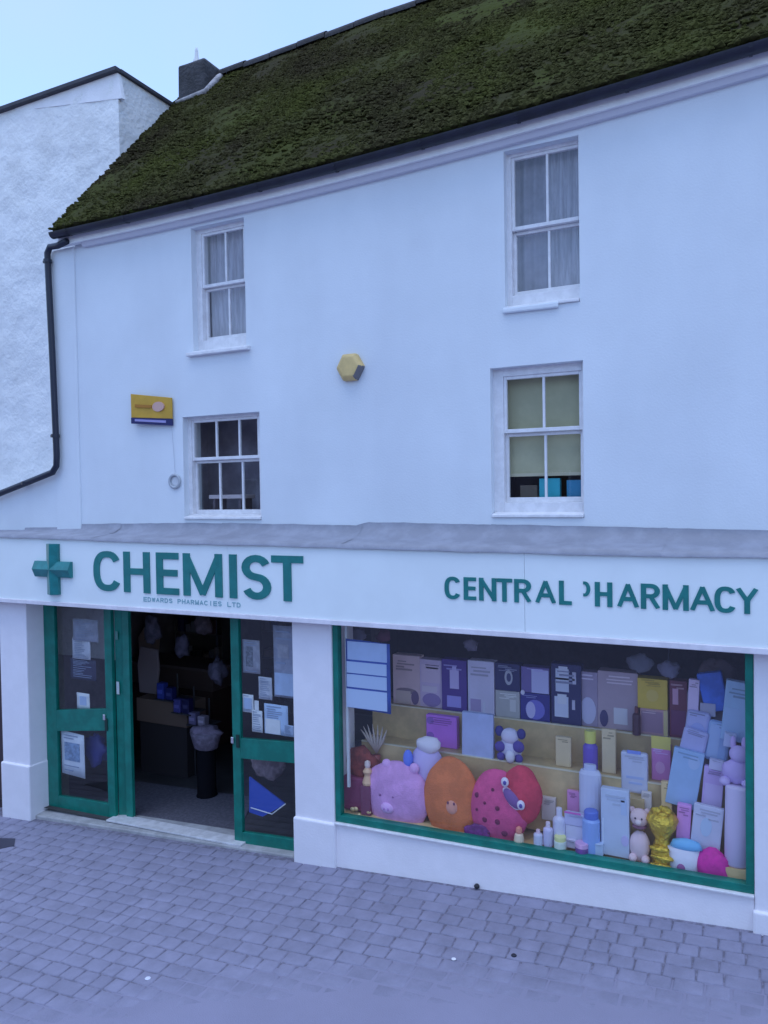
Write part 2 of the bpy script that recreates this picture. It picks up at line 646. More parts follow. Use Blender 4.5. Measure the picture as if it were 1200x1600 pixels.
# cushions of moss: thousands of low domes
ico = bmesh.new()
bmesh.ops.create_icosphere(ico, subdivisions=1, radius=1.0)
iv = np.array([v.co[:] for v in ico.verts])
ifc = np.array([[l.vert.index for l in f.loops] for f in ico.faces])
ico.free()
NT = 34000
allv, allf = [], []
cnt = 0
nrm = Vector((0, -(ridge_z(-3) - eave_z(-3)), RIDGE_Y - EAVE_Y)).normalized()
while cnt < NT:
    x = random.uniform(RX0 - 0.01, 2.6)
    v = random.random()
    d = noise.noise(Vector((x * 0.9, v * 2.6, 7.7))) + 0.5 * noise.noise(Vector((x * 3.1, v * 8, 1.7)))
    edge_boost = v < 0.04 or x < RX0 + 0.08
    if random.random() > 0.74 + d and not edge_boost:
        continue
    p = roof_pt(x, v, 0.025)
    s = random.uniform(0.012, 0.038) * (1.25 if edge_boost else 1.0)
    jit = iv * (1 + rng.uniform(-.25, .25, (12, 1)))
    q = jit * np.array([s * random.uniform(.8, 1.5), s * random.uniform(.8, 1.3), s * random.uniform(.4, .75)])
    allv.append(q + np.array(p))
    allf.append(ifc + cnt * 12)
    cnt += 1
moss = numpy_mesh('moss', np.concatenate(allv), np.concatenate(allf), M_MOSS2, parent=roof)
moss['kind'] = 'stuff'

# ridge tiles
x = -6.95
while x < X_END:
    b = MB()
    prof = [(RIDGE_Y + 0.13 * math.cos(a), 0.10 * math.sin(a)) for a in np.linspace(math.pi * 1.08, -0.08 * math.pi, 9)]
    L = 0.44
    zz = random.uniform(-.012, .014)
    b.grid([[(xx, yy, ridge_z(xx) - 0.012 + hz + zz) for yy, hz in prof] for xx in (x + 0.004, x + L - 0.004)])
    b.poly([(x + 0.004, yy, ridge_z(x) - 0.012 + hz + zz) for yy, hz in prof])
    b.build('ridge_tile', M_RIDGE, roof, smooth=True)
    x += L

# ---- chimney at the left end of the ridge
CX0, CX1, CY0, CY1 = -7.46, -6.96, 1.95, 2.50
b = MB()
b.hexa([(CX0, CY0, 8.9), (CX1, CY0, 8.9), (CX1, CY1, 8.9), (CX0, CY1, 8.9), (CX0 + .01, CY0 + .01, 9.80), (CX1 - .01, CY0 + .01, 9.79), (CX1 - .01, CY1 - .01, 9.79), (CX0 + .01, CY1, 9.80)])
chim = b.build('chimney', M_CHIM, bld, bevel=0.03)
MB().hexa([(CX0 + .015, CY0 + .015, 9.785), (CX1 - .015, CY0 + .015, 9.78), (CX1 - .015, CY1 - .015, 9.78), (CX0 + .015, CY1 - .015, 9.785),
           (CX0 + .13, CY0 + .13, 9.86), (CX1 - .10, CY0 + .12, 9.865), (CX1 - .10, CY1 - .12, 9.865), (CX0 + .13, CY1 - .12, 9.86)]).build('chimney_flaunching', M_CHIM, chim, bevel=0.02)
MB().lathe((CX0 + .15, CY0 + .26, 9.84), [(0.05, 0), (0.06, 0.06), (0.055, 0.10), (0.03, 0.15), (0.022, 0.26), (0.012, 0.30)], 14).build(
    'chimney_cowl', M((0.55, 0.57, 0.6), 0.5), chim, smooth=True)
# mortar fillet where the chimney meets the roof
b = MB()
fl = [roof_pt(CX0 - .0, 0.848, 0.05), roof_pt(CX1 + 0.03, 0.845, 0.06), roof_pt(CX1 + 0.05, 0.90, 0.06), roof_pt(CX1 + 0.05, 0.95, 0.06), roof_pt(CX1 + 0.03, 1.0, 0.04)]
b.tube(fl, [0.025, 0.035, 0.045, 0.045, 0.035], 8)
b.build('mortar_fillet', M_MORTAR, chim, smooth=True)

# ---- eaves: gutter, brackets, white fascia board, moulding beneath
gx = list(np.linspace(-7.56, X_END + .2, 40))
b = MB()
prof = [(-0.075 + 0.062 * math.cos(a), 0.062 * math.sin(a)) for a in np.linspace(math.pi, 2 * math.pi, 9)]
prof2 = [(-0.075 + 0.055 * math.cos(a), 0.055 * math.sin(a)) for a in np.linspace(2 * math.pi, math.pi, 9)]
GY = -0.10
b.grid([[(x, GY + p[0], eave_z(x) - 0.012 + p[1]) for p in prof + prof2 + prof[:1]] for x in gx])
gut = b.build('gutter', M_GUTTER, bld, smooth=True)
for x in np.arange(-7.3, X_END, 0.9):
    b = MB()
    z = eave_z(x) - 0.012
    pr = [(GY - 0.075 + 0.068 * math.cos(a), z + 0.068 * math.sin(a)) for a in np.linspace(math.pi, 2 * math.pi, 7)]
    b.grid([[(x + dx, p[0], p[1]) for p in pr] for dx in (0, 0.025)])
    b.build('gutter_bracket', M_GUTTER, gut)
b = MB()
for x0, x1 in zip(gx, gx[1:]):
    b.hexa([(x0, -0.105, eave_z(x0) - 0.135), (x1, -0.105, eave_z(x1) - 0.135), (x1, -0.03, eave_z(x1) - 0.135), (x0, -0.03, eave_z(x0) - 0.135),
            (x0, -0.105, eave_z(x0) + 0.0), (x1, -0.105, eave_z(x1) + 0.0), (x1, -0.03, eave_z(x1) + 0.0), (x0, -0.03, eave_z(x0) + 0.0)])
bmesh.ops.remove_doubles(b.bm, verts=b.bm.verts[:], dist=1e-5)
b.build('eaves_board', M_WHITE, bld)
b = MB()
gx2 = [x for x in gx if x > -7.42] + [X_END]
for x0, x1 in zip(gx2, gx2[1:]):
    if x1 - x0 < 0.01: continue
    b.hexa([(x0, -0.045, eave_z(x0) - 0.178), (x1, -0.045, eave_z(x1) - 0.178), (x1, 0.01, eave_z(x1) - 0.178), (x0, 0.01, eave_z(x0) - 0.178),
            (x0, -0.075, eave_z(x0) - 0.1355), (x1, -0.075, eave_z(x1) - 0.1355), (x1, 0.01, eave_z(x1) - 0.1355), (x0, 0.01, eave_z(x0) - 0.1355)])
b.build('eaves_moulding', M((0.60, 0.60, 0.66), 0.6), bld)  # greyer than the board: the shade band under the eaves is in this colour

# ---- downpipe from the left end of the gutter, then sloping away along the low wall
pp = [at(104, 377, -0.14), at(90, 384, -0.08), at(78, 386, -0.08), at(74, 396, -0.08), at(76, 440, -0.08), at(82, 560, -0.08), at(88.5, 712, -0.08),
      at(88, 728, -0.08), at(82, 738, -0.08), at(60, 747, -0.08), at(0, 771, -0.08), at(-90, 808, -0.08)]
pipe = MB().tube(pp, 0.038, 12).build('downpipe', M_PIPE, bld, smooth=True)
for (px, py) in ((74.5, 408), (86.6, 681), (40, 755)):
    p = at(px, py, -0.08)
    MB().lathe((p.x, p.y, p.z - 0.02), [(0.05, 0), (0.05, 0.04)], 12).build('pipe_bracket', M_PIPE, pipe)
    MB().box(p.x - .075, p.x - .04, p.y - 0.01, 0.0, p.z - .015, p.z + .015).build('pipe_bracket', M_PIPE, pipe)

# ---- sash windows
def sash_window(key, glass, zmid, cols_up, cols_low, xs, light=None):
    """glass: (x0, x1, z0, z1) of the glazed area; frame fills the rest of the opening"""
    x0, x1, z0, z1 = OPEN[key]
    gx0, gx1, gz0, gz1 = glass
    fy0, fy1 = 0.085, 0.20
    b = MB()
    e = 0.03
    b.box(x0 - e, gx0 - 0.028, fy0, fy1, z0 - e, z1 + e)
    b.box(gx1 + 0.028, x1 + e, fy0, fy1, z0 - e, z1 + e)
    b.box(gx0 - 0.028, gx1 + 0.028, fy0, fy1, gz1 + 0.028, z1 + e)
    b.box(gx0 - 0.028, gx1 + 0.028, fy0, fy1, z0 - e, gz0 - 0.045)
    win = b.build('window', M_FRAME, bld, bevel=0.004)
    # sill inside the opening
    MB().hexa([(x0 + .004, -0.02, z0 + .002), (x1 - .004, -0.02, z0 + .002), (x1 - .004, 0.084, z0 + .002), (x0 + .004, 0.084, z0 + .002),
               (x0 + .004, -0.02, z0 + .030), (x1 - .004, -0.02, z0 + .030), (x1 - .004, 0.084, z0 + .050), (x0 + .004, 0.084, z0 + .050)]).build('sill', M_FRAME, win, bevel=0.006)
    for up in (True, False):
        dy = 0.0 if up else 0.045
        ya, yb = 0.098 + dy, 0.138 + dy
        za, zb = (zmid, gz1 + 0.028) if up else (gz0 - 0.045, zmid + 0.0)
        sx0, sx1 = gx0 - 0.028, gx1 + 0.028
        b = MB()
        st = 0.028
        b.box(sx0, sx0 + st, ya, yb, za, zb)
        b.box(sx1 - st, sx1, ya, yb, za, zb)
        b.box(sx0 + st, sx1 - st, ya, yb, zb - (st if up else 0.03), zb)
        b.box(sx0 + st, sx1 - st, ya, yb, za, za + (0.035 if up else 0.045))
        b.build('sash', M_FRAME, win, bevel=0.004)
        cols = cols_up if up else cols_low
        pz0, pz1 = za + (0.035 if up else 0.045), zb - (st if up else 0.03)
        w = (gx1 - gx0)
        bars = [gx0 + w * c for c in cols]
        for bx in bars:
            MB().box(bx - 0.011, bx + 0.011, ya + 0.004, yb - 0.008, pz0, pz1).build('glazing_bar', M_FRAME, win, bevel=0.003)
        ed = [gx0] + bars + [gx1]
        for a, c in zip(ed, ed[1:]):
            MB().poly([(a, ya + 0.02, pz0), (c, ya + 0.02, pz0), (c, ya + 0.02, pz1), (a, ya + 0.02, pz1)]).build('pane', GLASS, win)
    # dark room behind
    b = MB()
    rx0, rx1, ry1, rz0, rz1 = x0 - 0.35, x1 + 0.35, 1.9, z0 - 0.25, z1 + 0.25
    yb = 0.21
    if key[0] == 'T':
        ry1 = 1.05; rz1 = z1 + 0.12
    if key == 'BL':
        ry1 = 0.85
    for q in ([(rx0, yb, rz0), (rx1, yb, rz0), (rx1, ry1, rz0), (rx0, ry1, rz0)], [(rx0, yb, rz1), (rx1, yb, rz1), (rx1, ry1, rz1), (rx0, ry1, rz1)],
              [(rx0, ry1, rz0), (rx1, ry1, rz0), (rx1, ry1, rz1), (rx0, ry1, rz1)], [(rx0, yb, rz0), (rx0, ry1, rz0), (rx0, ry1, rz1), (rx0, yb, rz1)],
              [(rx1, yb, rz0), (rx1, ry1, rz0), (rx1, ry1, rz1), (rx1, yb, rz1)]):
        b.poly(q)
    b.build('room', M_DARK if key != 'BL' else M((0.42, 0.38, 0.46), 0.9, var=.35, vscale=2.5), bld)  # paler walls behind the lower left panes stand in for light there
    return win


sash_window('TR', (-2.008, -1.44, 5.49, 6.65), 6.025, (0.52,), (0.52,), None)
sash_window('BR', (-2.103, -1.452, 3.63, 4.70), 4.215, (0.52,), (0.52,), None)
wtl = sash_window('TL', (-5.53, -5.0, 5.445, 6.545), 5.98, (0.55,), (0.55,), None)
sash_window('BL', (-5.728, -4.865, 3.535, 4.508), 4.085, (0.36, 0.72), (0.36, 0.72), None)
# projecting sills of the upper pair
a, c = at(291, 557, -0.05), at(387, 548, -0.05)
MB().hexa([(a.x, -0.06, a.z), (c.x, -0.06, a.z), (c.x, 0.0, a.z), (a.x, 0.0, a.z), (a.x, -0.06, a.z + .035), (c.x, -0.06, a.z + .035), (c.x, 0.0, a.z + .05), (a.x, 0.0, a.z + .05)]).build(
    'window_sill', M_FRAME, bld, bevel=0.006)
a, c = at(785, 490, -0.03), at(872, 476, -0.03)
MB().hexa([(a.x, -0.035, a.z), (c.x, -0.035, a.z - .005), (c.x, 0.0, a.z - .005), (a.x, 0.0, a.z), (a.x, -0.035, a.z + .04), (c.x, -0.035, a.z + .045), (c.x, 0.0, a.z + .06), (a.x, 0.0, a.z + .06)]).build(
    'window_sill', M_WALL, bld, bevel=0.012)


# ---- things inside the upper windows
def curtain(x0, x1, z0, z1, y, amp, waves, material, label, name='net_curtain', cat='curtain', group=None, drape=0.0):
    pts = []
    for i in range(61):
        u = i / 60
        r = []
        for j in range(9):
            w = j / 8
            xx = lerp(x0, x1, u) + drape * w * w * (0.5 - u)
            r.append((xx, y + amp * math.sin(u * waves * 6.28 + 0.6 * math.sin(w * 3)) * (0.4 + 0.6 * (1 - w)), lerp(z1, z0, w)))
        pts.append(r)
    return tag(MB().grid(pts).build(name, material, smooth=True), label, cat, group)


NET = mat('net_fabric', (0.45, 0.43, 0.50), 0.9, var=0.25, vscale=3, streak=(9, 9, 1))
NET2 = mat('net_fabric_two', (0.46, 0.44, 0.52), 0.9, var=0.25, vscale=3, streak=(9, 9, 1))
curtain(-2.20, -1.74, 5.30, 6.80, 0.235, 0.014, 5, mat('net_dim', (0.33, 0.31, 0.38), 0.9, var=0.3, vscale=2.2), 'left net curtain behind the top right window, dim lilac', group='net curtains behind the top windows')
curtain(-1.75, -1.30, 5.30, 6.80, 0.228, 0.014, 6, NET, 'right net curtain behind the top right window, paler grey lilac', group='net curtains behind the top windows')
curtain(-5.60, -4.80, 5.30, 6.80, 0.235, 0.02, 8, NET2, 'grey lilac net curtain behind the top left window', group='net curtains behind the top windows')
t = empty('roller_blind', (-1.78, 0.24, 4.85), 'olive yellow roller blind pulled most of the way down behind the lower right window', 'blind')
MB().poly([(-2.15, 0.225, 3.845), (-1.30, 0.225, 3.845), (-1.30, 0.225, 4.88), (-2.15, 0.225, 4.88)]).build('fabric', M((0.52, 0.49, 0.31), 0.8, var=0.12, vscale=3), t)
MB().box(-2.145, -1.305, 0.213, 0.224, 3.82, 3.85).build('bottom_bar', M((0.55, 0.5, 0.35), 0.6), t, bevel=0.003)
MB().tube([(-2.10, 0.27, 4.88), (-1.32, 0.27, 4.88)], 0.03, 12).build('roller', M((0.6, 0.6, 0.6), 0.5), t, smooth=True)
MB().box(-2.35, -1.15, 0.215, 0.42, 3.52, 3.56).build('inner_sill', M((0.2, 0.18, 0.16), 0.7), bld)
tag(MB().box(-1.85, -1.66, 0.235, 0.30, 3.56, 3.80).build('box_file', M((0.03, 0.42, 0.52), 0.5), bevel=0.006), 'turquoise box file on the sill of the lower right window', 'box file')
tag(MB().box(-1.60, -1.33, 0.235, 0.30, 3.56, 3.78).build('box_file', M((0.02, 0.22, 0.40), 0.5), bevel=0.006), 'deep blue box file beside the turquoise one on the window sill', 'box file')
tag(MB().box(-2.03, -1.87, 0.235, 0.30, 3.56, 3.74).build('box_file', M((0.09, 0.07, 0.05), 0.6), bevel=0.006), 'brown box file at the left end of the blind window sill', 'box file')
# lower left window: a plank-like tray on stands and a pale bundle
MB().box(-6.0, -4.6, 0.215, 0.55, 3.46, 3.50).build('inner_sill', M((0.2, 0.18, 0.18), 0.7), bld)
t = empty('paper_tray', (-5.35, 0.36, 3.5), 'pale letter tray standing inside the lower left window', 'tray')
MB().box(-5.66, -5.20, 0.25, 0.50, 3.655, 3.70).build('tray', M((0.55, 0.48, 0.5), 0.6), t, bevel=0.005)
for xx in (-5.62, -5.26):
    MB().box(xx, xx + 0.03, 0.27, 0.48, 3.50, 3.655).build('leg', M((0.12, 0.1, 0.12), 0.6), t)
b = MB()
b.ball((-4.93, 0.40, 3.68), (0.11, 0.07, 0.18), wob=0.4, seed=3)
tag(b.build('folded_cloth', M((0.42, 0.38, 0.42), 0.9), smooth=True), 'crumpled pale cloth in the right corner of the lower left window', 'cloth')

# ================================================================== SHOPFRONT (ground floor)
FY = -0.40               # front of the sign box
PY = -0.25               # front of the pillars
DY = 0.0                 # doors
SX0, SX1 = -9.6, X_END
# lead flashing on top of the sign box: sheets lapped at the joints
ftop = lambda x: interp(x, [-9.6, -8.34, -5.36, -3.1, -1.38, 0.0, 6], [3.262, 3.255, 3.217, 3.206, 3.19, 3.196, 3.196])
wtop = lambda x: interp(x, [-9.6, -8.7, -5.7, -3.62, -3.50, -2.28, 0.0, 6], [3.35, 3.352, 3.395, 3.372, 3.408, 3.388, 3.352, 3.35])
seams = [-9.6, -8.35, -6.75, -5.25, -3.56, -2.2, -0.72, 0.9, 2.6, 4.2, X_END]
for k, (xa, xb) in enumerate(zip(seams, seams[1:])):
    pts = []
    n = 26
    for i in range(n + 1):
        x = lerp(xa - 0.03, xb, i / n)
        r = []
        for j, (y, z) in enumerate(((-0.002 - 0.004 * (k % 2), wtop(x)), (-0.012 - 0.004 * (k % 2), wtop(x) - 0.055), (-0.12, lerp(wtop(x), ftop(x), 0.62) - 0.012), (-0.26, lerp(wtop(x), ftop(x), 0.82)), (FY - 0.02, ftop(x) + 0.008), (FY - 0.028, ftop(x) - 0.028))):
            w = 0.005 * noise.noise(Vector((x * 4, j * 1.3, k))) + 0.003 * noise.noise(Vector((x * 15, j * 3.3, k)))
            r.append((x, y, z + w + 0.003 * (k % 2)))
        pts.append(r)
    MB().grid(pts).build('lead_sheet', M_LEAD, bld, smooth=True)
# soffit and back of the sign box
MB().box(SX0, SX1, FY + 0.03, 0.30, 2.50, 2.54).build('soffit', M_WHITE, bld)

# sign: white boards, trim and raised letters
sign = empty('shop_sign', (-4.0, FY, 2.45), 'long white chemist fascia sign with green letters and a green cross', 'sign')
zb = lambda x: 2.447 + 0.0022 * (x + 4)
for xa, xb in ((-9.6, -8.72), (-8.718, -4.90), (-4.898, -1.815), (-1.812, 0.62), (0.623, 3.0), (3.003, X_END)):
    MB().hexa([(xa, FY, zb(xa) + .05), (xb, FY, zb(xb) + .05), (xb, FY + .03, zb(xb) + .05), (xa, FY + .03, zb(xa) + .05),
               (xa, FY, ftop(xa)), (xb, FY, ftop(xb)), (xb, FY + .03, ftop(xb)), (xa, FY + .03, ftop(xa))]).build('sign_panel', M_SIGN, sign)
MB().beam((SX0, zb(SX0)), (SX1, zb(SX1)), 0.049, FY - 0.018, FY + 0.03).build('trim', M((0.80, 0.76, 0.80), 0.4, var=0.12, vscale=6), sign, bevel=0.006)

# stroke font: polylines in a unit box, drawn with a fixed stroke
def arc(cx, cy, rx, ry, a0, a1, n=10, sq=1.0):
    if sq != 1.0:                       # squarish curve of a grotesque face
        r = []
        for i in range(n + 1):
            a = math.radians(lerp(a0, a1, i / n))
            c, s_ = math.cos(a), math.sin(a)
            r.append((cx + rx * math.copysign(abs(c) ** sq, c), cy + ry * math.copysign(abs(s_) ** sq, s_)))
        return r
    return [(cx + rx * math.cos(math.radians(lerp(a0, a1, i / n))), cy + ry * math.sin(math.radians(lerp(a0, a1, i / n)))) for i in range(n + 1)]


GLYPH = {
    'C': [arc(.5, .5, .5, .5, 33, 327, 26, .8)],
    'H': [[(0, 0), (0, 1)], [(1, 0), (1, 1)], [(0, .52), (1, .52)]],
    'E': [[(0, 0), (0, 1)], [(0, 1), (1, 1)], [(0, .52), (.92, .52)], [(0, 0), (1, 0)]],
    'M': [[(0, 0), (0, 1)], [(1, 0), (1, 1)], [(0.02, 1), (.5, 0)], [(.98, 1), (.5, 0)]],
    'I': [[(.5, 0), (.5, 1)]],
    'S': [arc(.5, .755, .48, .245, 20, 180, 9) + arc(.5, .755, .48, .245, 180, 262, 5)[1:] + arc(.52, .25, .48, .25, 84, 0, 5) + arc(.52, .25, .48, .25, 0, -160, 9)[1:]],
    'T': [[(0, 1), (1, 1)], [(.5, 0), (.5, 1)]],
    'N': [[(0, 0), (0, 1)], [(1, 0), (1, 1)], [(0.02, 1), (.98, 0)]],
    'R': [[(0, 0), (0, 1)], [(0, 1)] + arc(.55, .755, .45, .245, 90, -90, 10) + [(0, .51)], [(.5, .51), (1, 0)]],
    'A': [[(0, 0), (.5, 1)], [(1, 0), (.5, 1)], [(.2, .33), (.8, .33)]],
    'L': [[(0, 0), (0, 1)], [(0, 0), (1, 0)]],
    'P': [[(0, 0), (0, 1)], [(0, 1)] + arc(.55, .74, .45, .26, 90, -90, 10) + [(0, .48)]],
    'Q': [[(0, 1)] + arc(.3, .72, .7, .28, 90, -90, 10) + [(0, .44)]],          # only the bowl of a P: its stem is missing on the sign
    'Y': [[(0, 1), (.5, .48)], [(1, 1), (.5, .48)], [(.5, .5), (.5, 0)]],
    'D': [[(0, 0), (0, 1)], [(0, 1)] + arc(.45, .5, .55, .5, 90, -90, 12) + [(0, 0)]],
    'W': [[(0, 1), (.25, 0)], [(.25, 0), (.5, .9)], [(.5, .9), (.75, 0)], [(.75, 0), (1, 1)]],
}


def letter_mesh(b, ch, x0, x1, zb0, zt0, t, yf, yb, tz=None):
    """strokes of thickness t inside the box x0..x1, zb0..zt0"""
    k_ = (tz or t) / t                 # horizontal strokes are thinner than upright ones
    t = tz or t
    xo, x0, x1 = x0, 0.0, (x1 - x0) * k_
    h = t / 2
    h_full = h
    for si, path in enumerate(GLYPH[ch]):
        diag = len(path) == 2 and path[0][0] != path[1][0] and path[0][1] != path[1][1]
        h = h_full * (0.84 if diag else 1.0)
        P = [Vector((lerp(x0 + h, x1 - h, u), lerp(zb0 + h, zt0 - h, v))) for u, v in path]
        Pd = [P[0]]
        for p in P[1:]:
            if (p - Pd[-1]).length > 1e-4:
                Pd.append(p)
        P = Pd
        # square ends reach the box edge
        ext = h * (0.0 if ch in 'CSQ' else 0.3 if diag else 0.98)
        d0, d1 = (P[0] - P[1]).normalized(), (P[-1] - P[-2]).normalized()
        P[0] = P[0] + d0 * ext
        P[-1] = P[-1] + d1 * ext
        Lp, Rp = [], []
        for i, p in enumerate(P):
            a = (p - P[i - 1]).normalized() if i > 0 else (P[1] - p).normalized()
            c = (P[i + 1] - p).normalized() if i < len(P) - 1 else a
            n1, n2 = Vector((-a.y, a.x)), Vector((-c.y, c.x))
            n = (n1 + n2)
            n = n.normalized() if n.length > 1e-6 else n1
            k = h / max(0.35, n.dot(n1))
            Lp.append(p + n * k)
            Rp.append(p - n * k)
        y0 = yf - 0.0006 * si
        vs = []
        for l, r in zip(Lp, Rp):
            lx, rx_ = xo + l.x / k_, xo + r.x / k_
            vs.append([b.bm.verts.new((lx, y0, l.y)), b.bm.verts.new((rx_, y0, r.y)), b.bm.verts.new((rx_, yb, r.y)), b.bm.verts.new((lx, yb, l.y))])
        for a, c in zip(vs, vs[1:]):
            for k in range(4):
                b.bm.faces.new((a[k], a[(k + 1) % 4], c[(k + 1) % 4], c[k]))
        b.bm.faces.new(vs[0])
        b.bm.faces.new(vs[-1][::-1])


for ch, pa, pb in (('C', 145, 188), ('H', 192, 233), ('E', 243, 278), ('M', 285, 346), ('I', 356, 370), ('S', 376, 422), ('T', 423, 473)):
    x0, x1 = at(pa, 900, FY - .02).x, at(pb, 905, FY - .02).x
    b = MB()
    letter_mesh(b, ch, x0, x1, 2.647, 3.094, 0.092, FY - 0.012, FY, 0.070)
    b.build('letter', M_LETTER, sign)
for ch, pa, pb in (('C', 694, 719.5), ('E', 724, 743.5), ('N', 748, 775), ('T', 775.5, 800), ('R', 803, 829.5), ('A', 836, 868), ('L', 873, 893),
                   ('Q', 908, 922), ('H', 929, 956.5), ('A', 964, 998), ('R', 1001, 1031), ('M', 1035, 1076), ('A', 1078, 1117), ('C', 1116, 1151), ('Y', 1150, 1185)):
    x0, x1 = at(pa, 930, FY - .015).x, at(pb, 935, FY - .015).x
    b = MB()
    letter_mesh(b, ch, x0, x1, 2.750, 2.948, 0.040 if ch != 'Q' else 0.030, FY - 0.008, FY, 0.032 if ch != 'Q' else 0.024)
    o = b.build('letter', M_LETTER, sign)
    if ch == 'Q':
        o['label'] = 'letter P with its stem missing'
# small line under the big word
x = at(224, 938, FY).x
xe = at(377, 950, FY).x
text = 'EDWARDS PHARMACIES LTD'
adv = (xe - x) / len(text)
for ch in text:
    if ch != ' ':
        b = MB()
        letter_mesh(b, ch, x + adv * (.32 if ch == 'I' else .08), x + adv * (.68 if ch == 'I' else .88), 2.556, 2.606, 0.010, FY - 0.003, FY)
        b.build('small_letter', M_SMALL, sign)
    x += adv
# green cross: four ridged arms
cc = Vector((-7.408, 0, 2.868))
R_, w_ = 0.295, 0.092
cr = None
for k in range(4):
    ca, sa = math.cos(k * math.pi / 2), math.sin(k * math.pi / 2)

    def cp(u, v, y):
        return (cc.x + u * ca - v * sa, y, cc.z + u * sa + v * ca)
    y0, y1, y2 = FY, FY - 0.035, FY - 0.075
    b = MB()
    A = [cp(0.0, 0, y2 - .01), cp(w_, -w_, y1), cp(w_, w_, y1), cp(R_, -w_, y1), cp(R_, w_, y1), cp(R_, 0, y2),
         cp(w_, -w_, y0), cp(w_, w_, y0), cp(R_, -w_, y0), cp(R_, w_, y0)]
    vs = [b.bm.verts.new(p) for p in A]
    for f in ((0, 1, 3, 5), (0, 5, 4, 2), (1, 6, 8, 3), (2, 4, 9, 7), (3, 8, 9, 4, 5)):
        b.bm.faces.new([vs[i] for i in f])
    if k == 0:
        cr = b.build('cross', M_CROSS, sign)
    else:
        b.build('cross_arm', M_CROSS, cr)

# ---- pillars
def pillar(x0, x1, zt, y1=0.2):
    xm = (x0 + x1) / 2
    zp = 0.45 if x0 > -6 else 0.39
    b = MB()
    b.box(x0, x1, PY, y1, zp, zt)
    p = b.build('pillar', M_PILLAR, bld, bevel=0.012)
    MB().hexa([(x0 - .012, PY - .028, gz(x0, PY) - .1), (x1 + .012, PY - .028, gz(x1, PY) - .1), (x1 + .012, y1 - .003, gz(x1, PY) - .1), (x0 - .012, y1 - .003, gz(x0, PY) - .1),
               (x0 - .012, PY - .028, zp + 0.01), (x1 + .012, PY - .028, zp + 0.02), (x1 + .012, y1 - .003, zp + 0.02), (x0 - .012, y1 - .003, zp + .01)]).build('plinth', M_PILLAR, p, bevel=0.02, seg=3)
    return p


pillar(-8.60, -8.108, 2.498)
pillar(-4.245, -3.79, 2.498)
pillar(-0.085, 0.40, 2.498)

# ---- display window: stallriser, green frame, pane
WX0, WX1 = -3.788, -0.087
wz = lambda x: 0.478 + (x - WX0) * 0.0245       # bottom of the green frame
MB().hexa([(WX0, PY + .02, gz(WX0, PY) - .1), (WX1, PY + .02, gz(WX1, PY) - .1), (WX1, -0.02, gz(WX1, PY) - .1), (WX0, -0.02, gz(WX0, PY) - .1),
           (WX0, PY + .02, wz(WX0) - .02), (WX1, PY + .02, wz(WX1) - .02), (WX1, -0.02, wz(WX1) - .02), (WX0, -0.02, wz(WX0) - .02)]).build('stallriser', M((0.90, 0.86, 0.89), 0.6, var=0.05, vscale=3, bump=0.002, bscale=60), bld)
MB().beam((WX0, wz(WX0) - .018), (WX1, wz(WX1) - .018), 0.017, PY - 0.015, -0.02).build('window_sill', M_FRAME, bld, bevel=0.004)
b = MB()
FW = 0.058
b.beam((WX0, wz(WX0)), (WX1, wz(WX1)), 0.066, PY + .02, PY + .10)
b.hexa([(WX0, PY + .02, wz(WX0) + .066), (WX0 + FW, PY + .02, wz(WX0) + .066), (WX0 + FW, PY + .10, wz(WX0) + .066), (WX0, PY + .10, wz(WX0) + .066),
        (WX0, PY + .02, 2.498), (WX0 + FW, PY + .02, 2.498), (WX0 + FW, PY + .10, 2.498), (WX0, PY + .10, 2.498)])
b.hexa([(WX1 - FW, PY + .02, wz(WX1) + .065), (WX1, PY + .02, wz(WX1) + .066), (WX1, PY + .10, wz(WX1) + .066), (WX1 - FW, PY + .10, wz(WX1) + .065),
        (WX1 - FW, PY + .02, 2.498), (WX1, PY + .02, 2.498), (WX1, PY + .10, 2.498), (WX1 - FW, PY + .10, 2.498)])
b.beam((WX0 + FW, 2.44), (WX1 - FW, 2.44), 0.058, PY + .02, PY + .10)
dwin = b.build('display_window', M_GREEN, bld, bevel=0.004)
MB().poly([(WX0 + FW, PY + .06, wz(WX0) + .066), (WX1 - FW, PY + .06, wz(WX1) + .064), (WX1 - FW, PY + .06, 2.44), (WX0 + FW, PY + .06, 2.44)]).build('pane', GLASS, dwin)
MB().box(WX0 + FW + .03, WX0 + FW + .055, PY + .11, PY + .135, 0.80, 2.44).build('white_strip', M_WHITE, dwin)

# ---- shop room
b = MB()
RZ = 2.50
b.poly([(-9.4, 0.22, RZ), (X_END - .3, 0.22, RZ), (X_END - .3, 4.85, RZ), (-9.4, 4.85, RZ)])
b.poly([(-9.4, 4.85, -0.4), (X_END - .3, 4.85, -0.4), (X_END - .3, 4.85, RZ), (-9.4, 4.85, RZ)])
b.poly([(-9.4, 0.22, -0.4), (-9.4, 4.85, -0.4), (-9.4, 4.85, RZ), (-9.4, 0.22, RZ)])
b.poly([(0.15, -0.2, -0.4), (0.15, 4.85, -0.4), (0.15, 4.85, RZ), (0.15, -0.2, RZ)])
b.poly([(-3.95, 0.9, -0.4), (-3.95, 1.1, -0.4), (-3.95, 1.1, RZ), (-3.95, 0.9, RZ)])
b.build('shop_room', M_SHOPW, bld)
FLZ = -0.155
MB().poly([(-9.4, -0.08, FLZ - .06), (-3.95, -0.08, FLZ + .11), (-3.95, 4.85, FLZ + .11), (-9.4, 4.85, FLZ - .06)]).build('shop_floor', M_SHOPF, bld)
flz = lambda x: FLZ - .06 + (x + 9.4) / 5.45 * 0.17
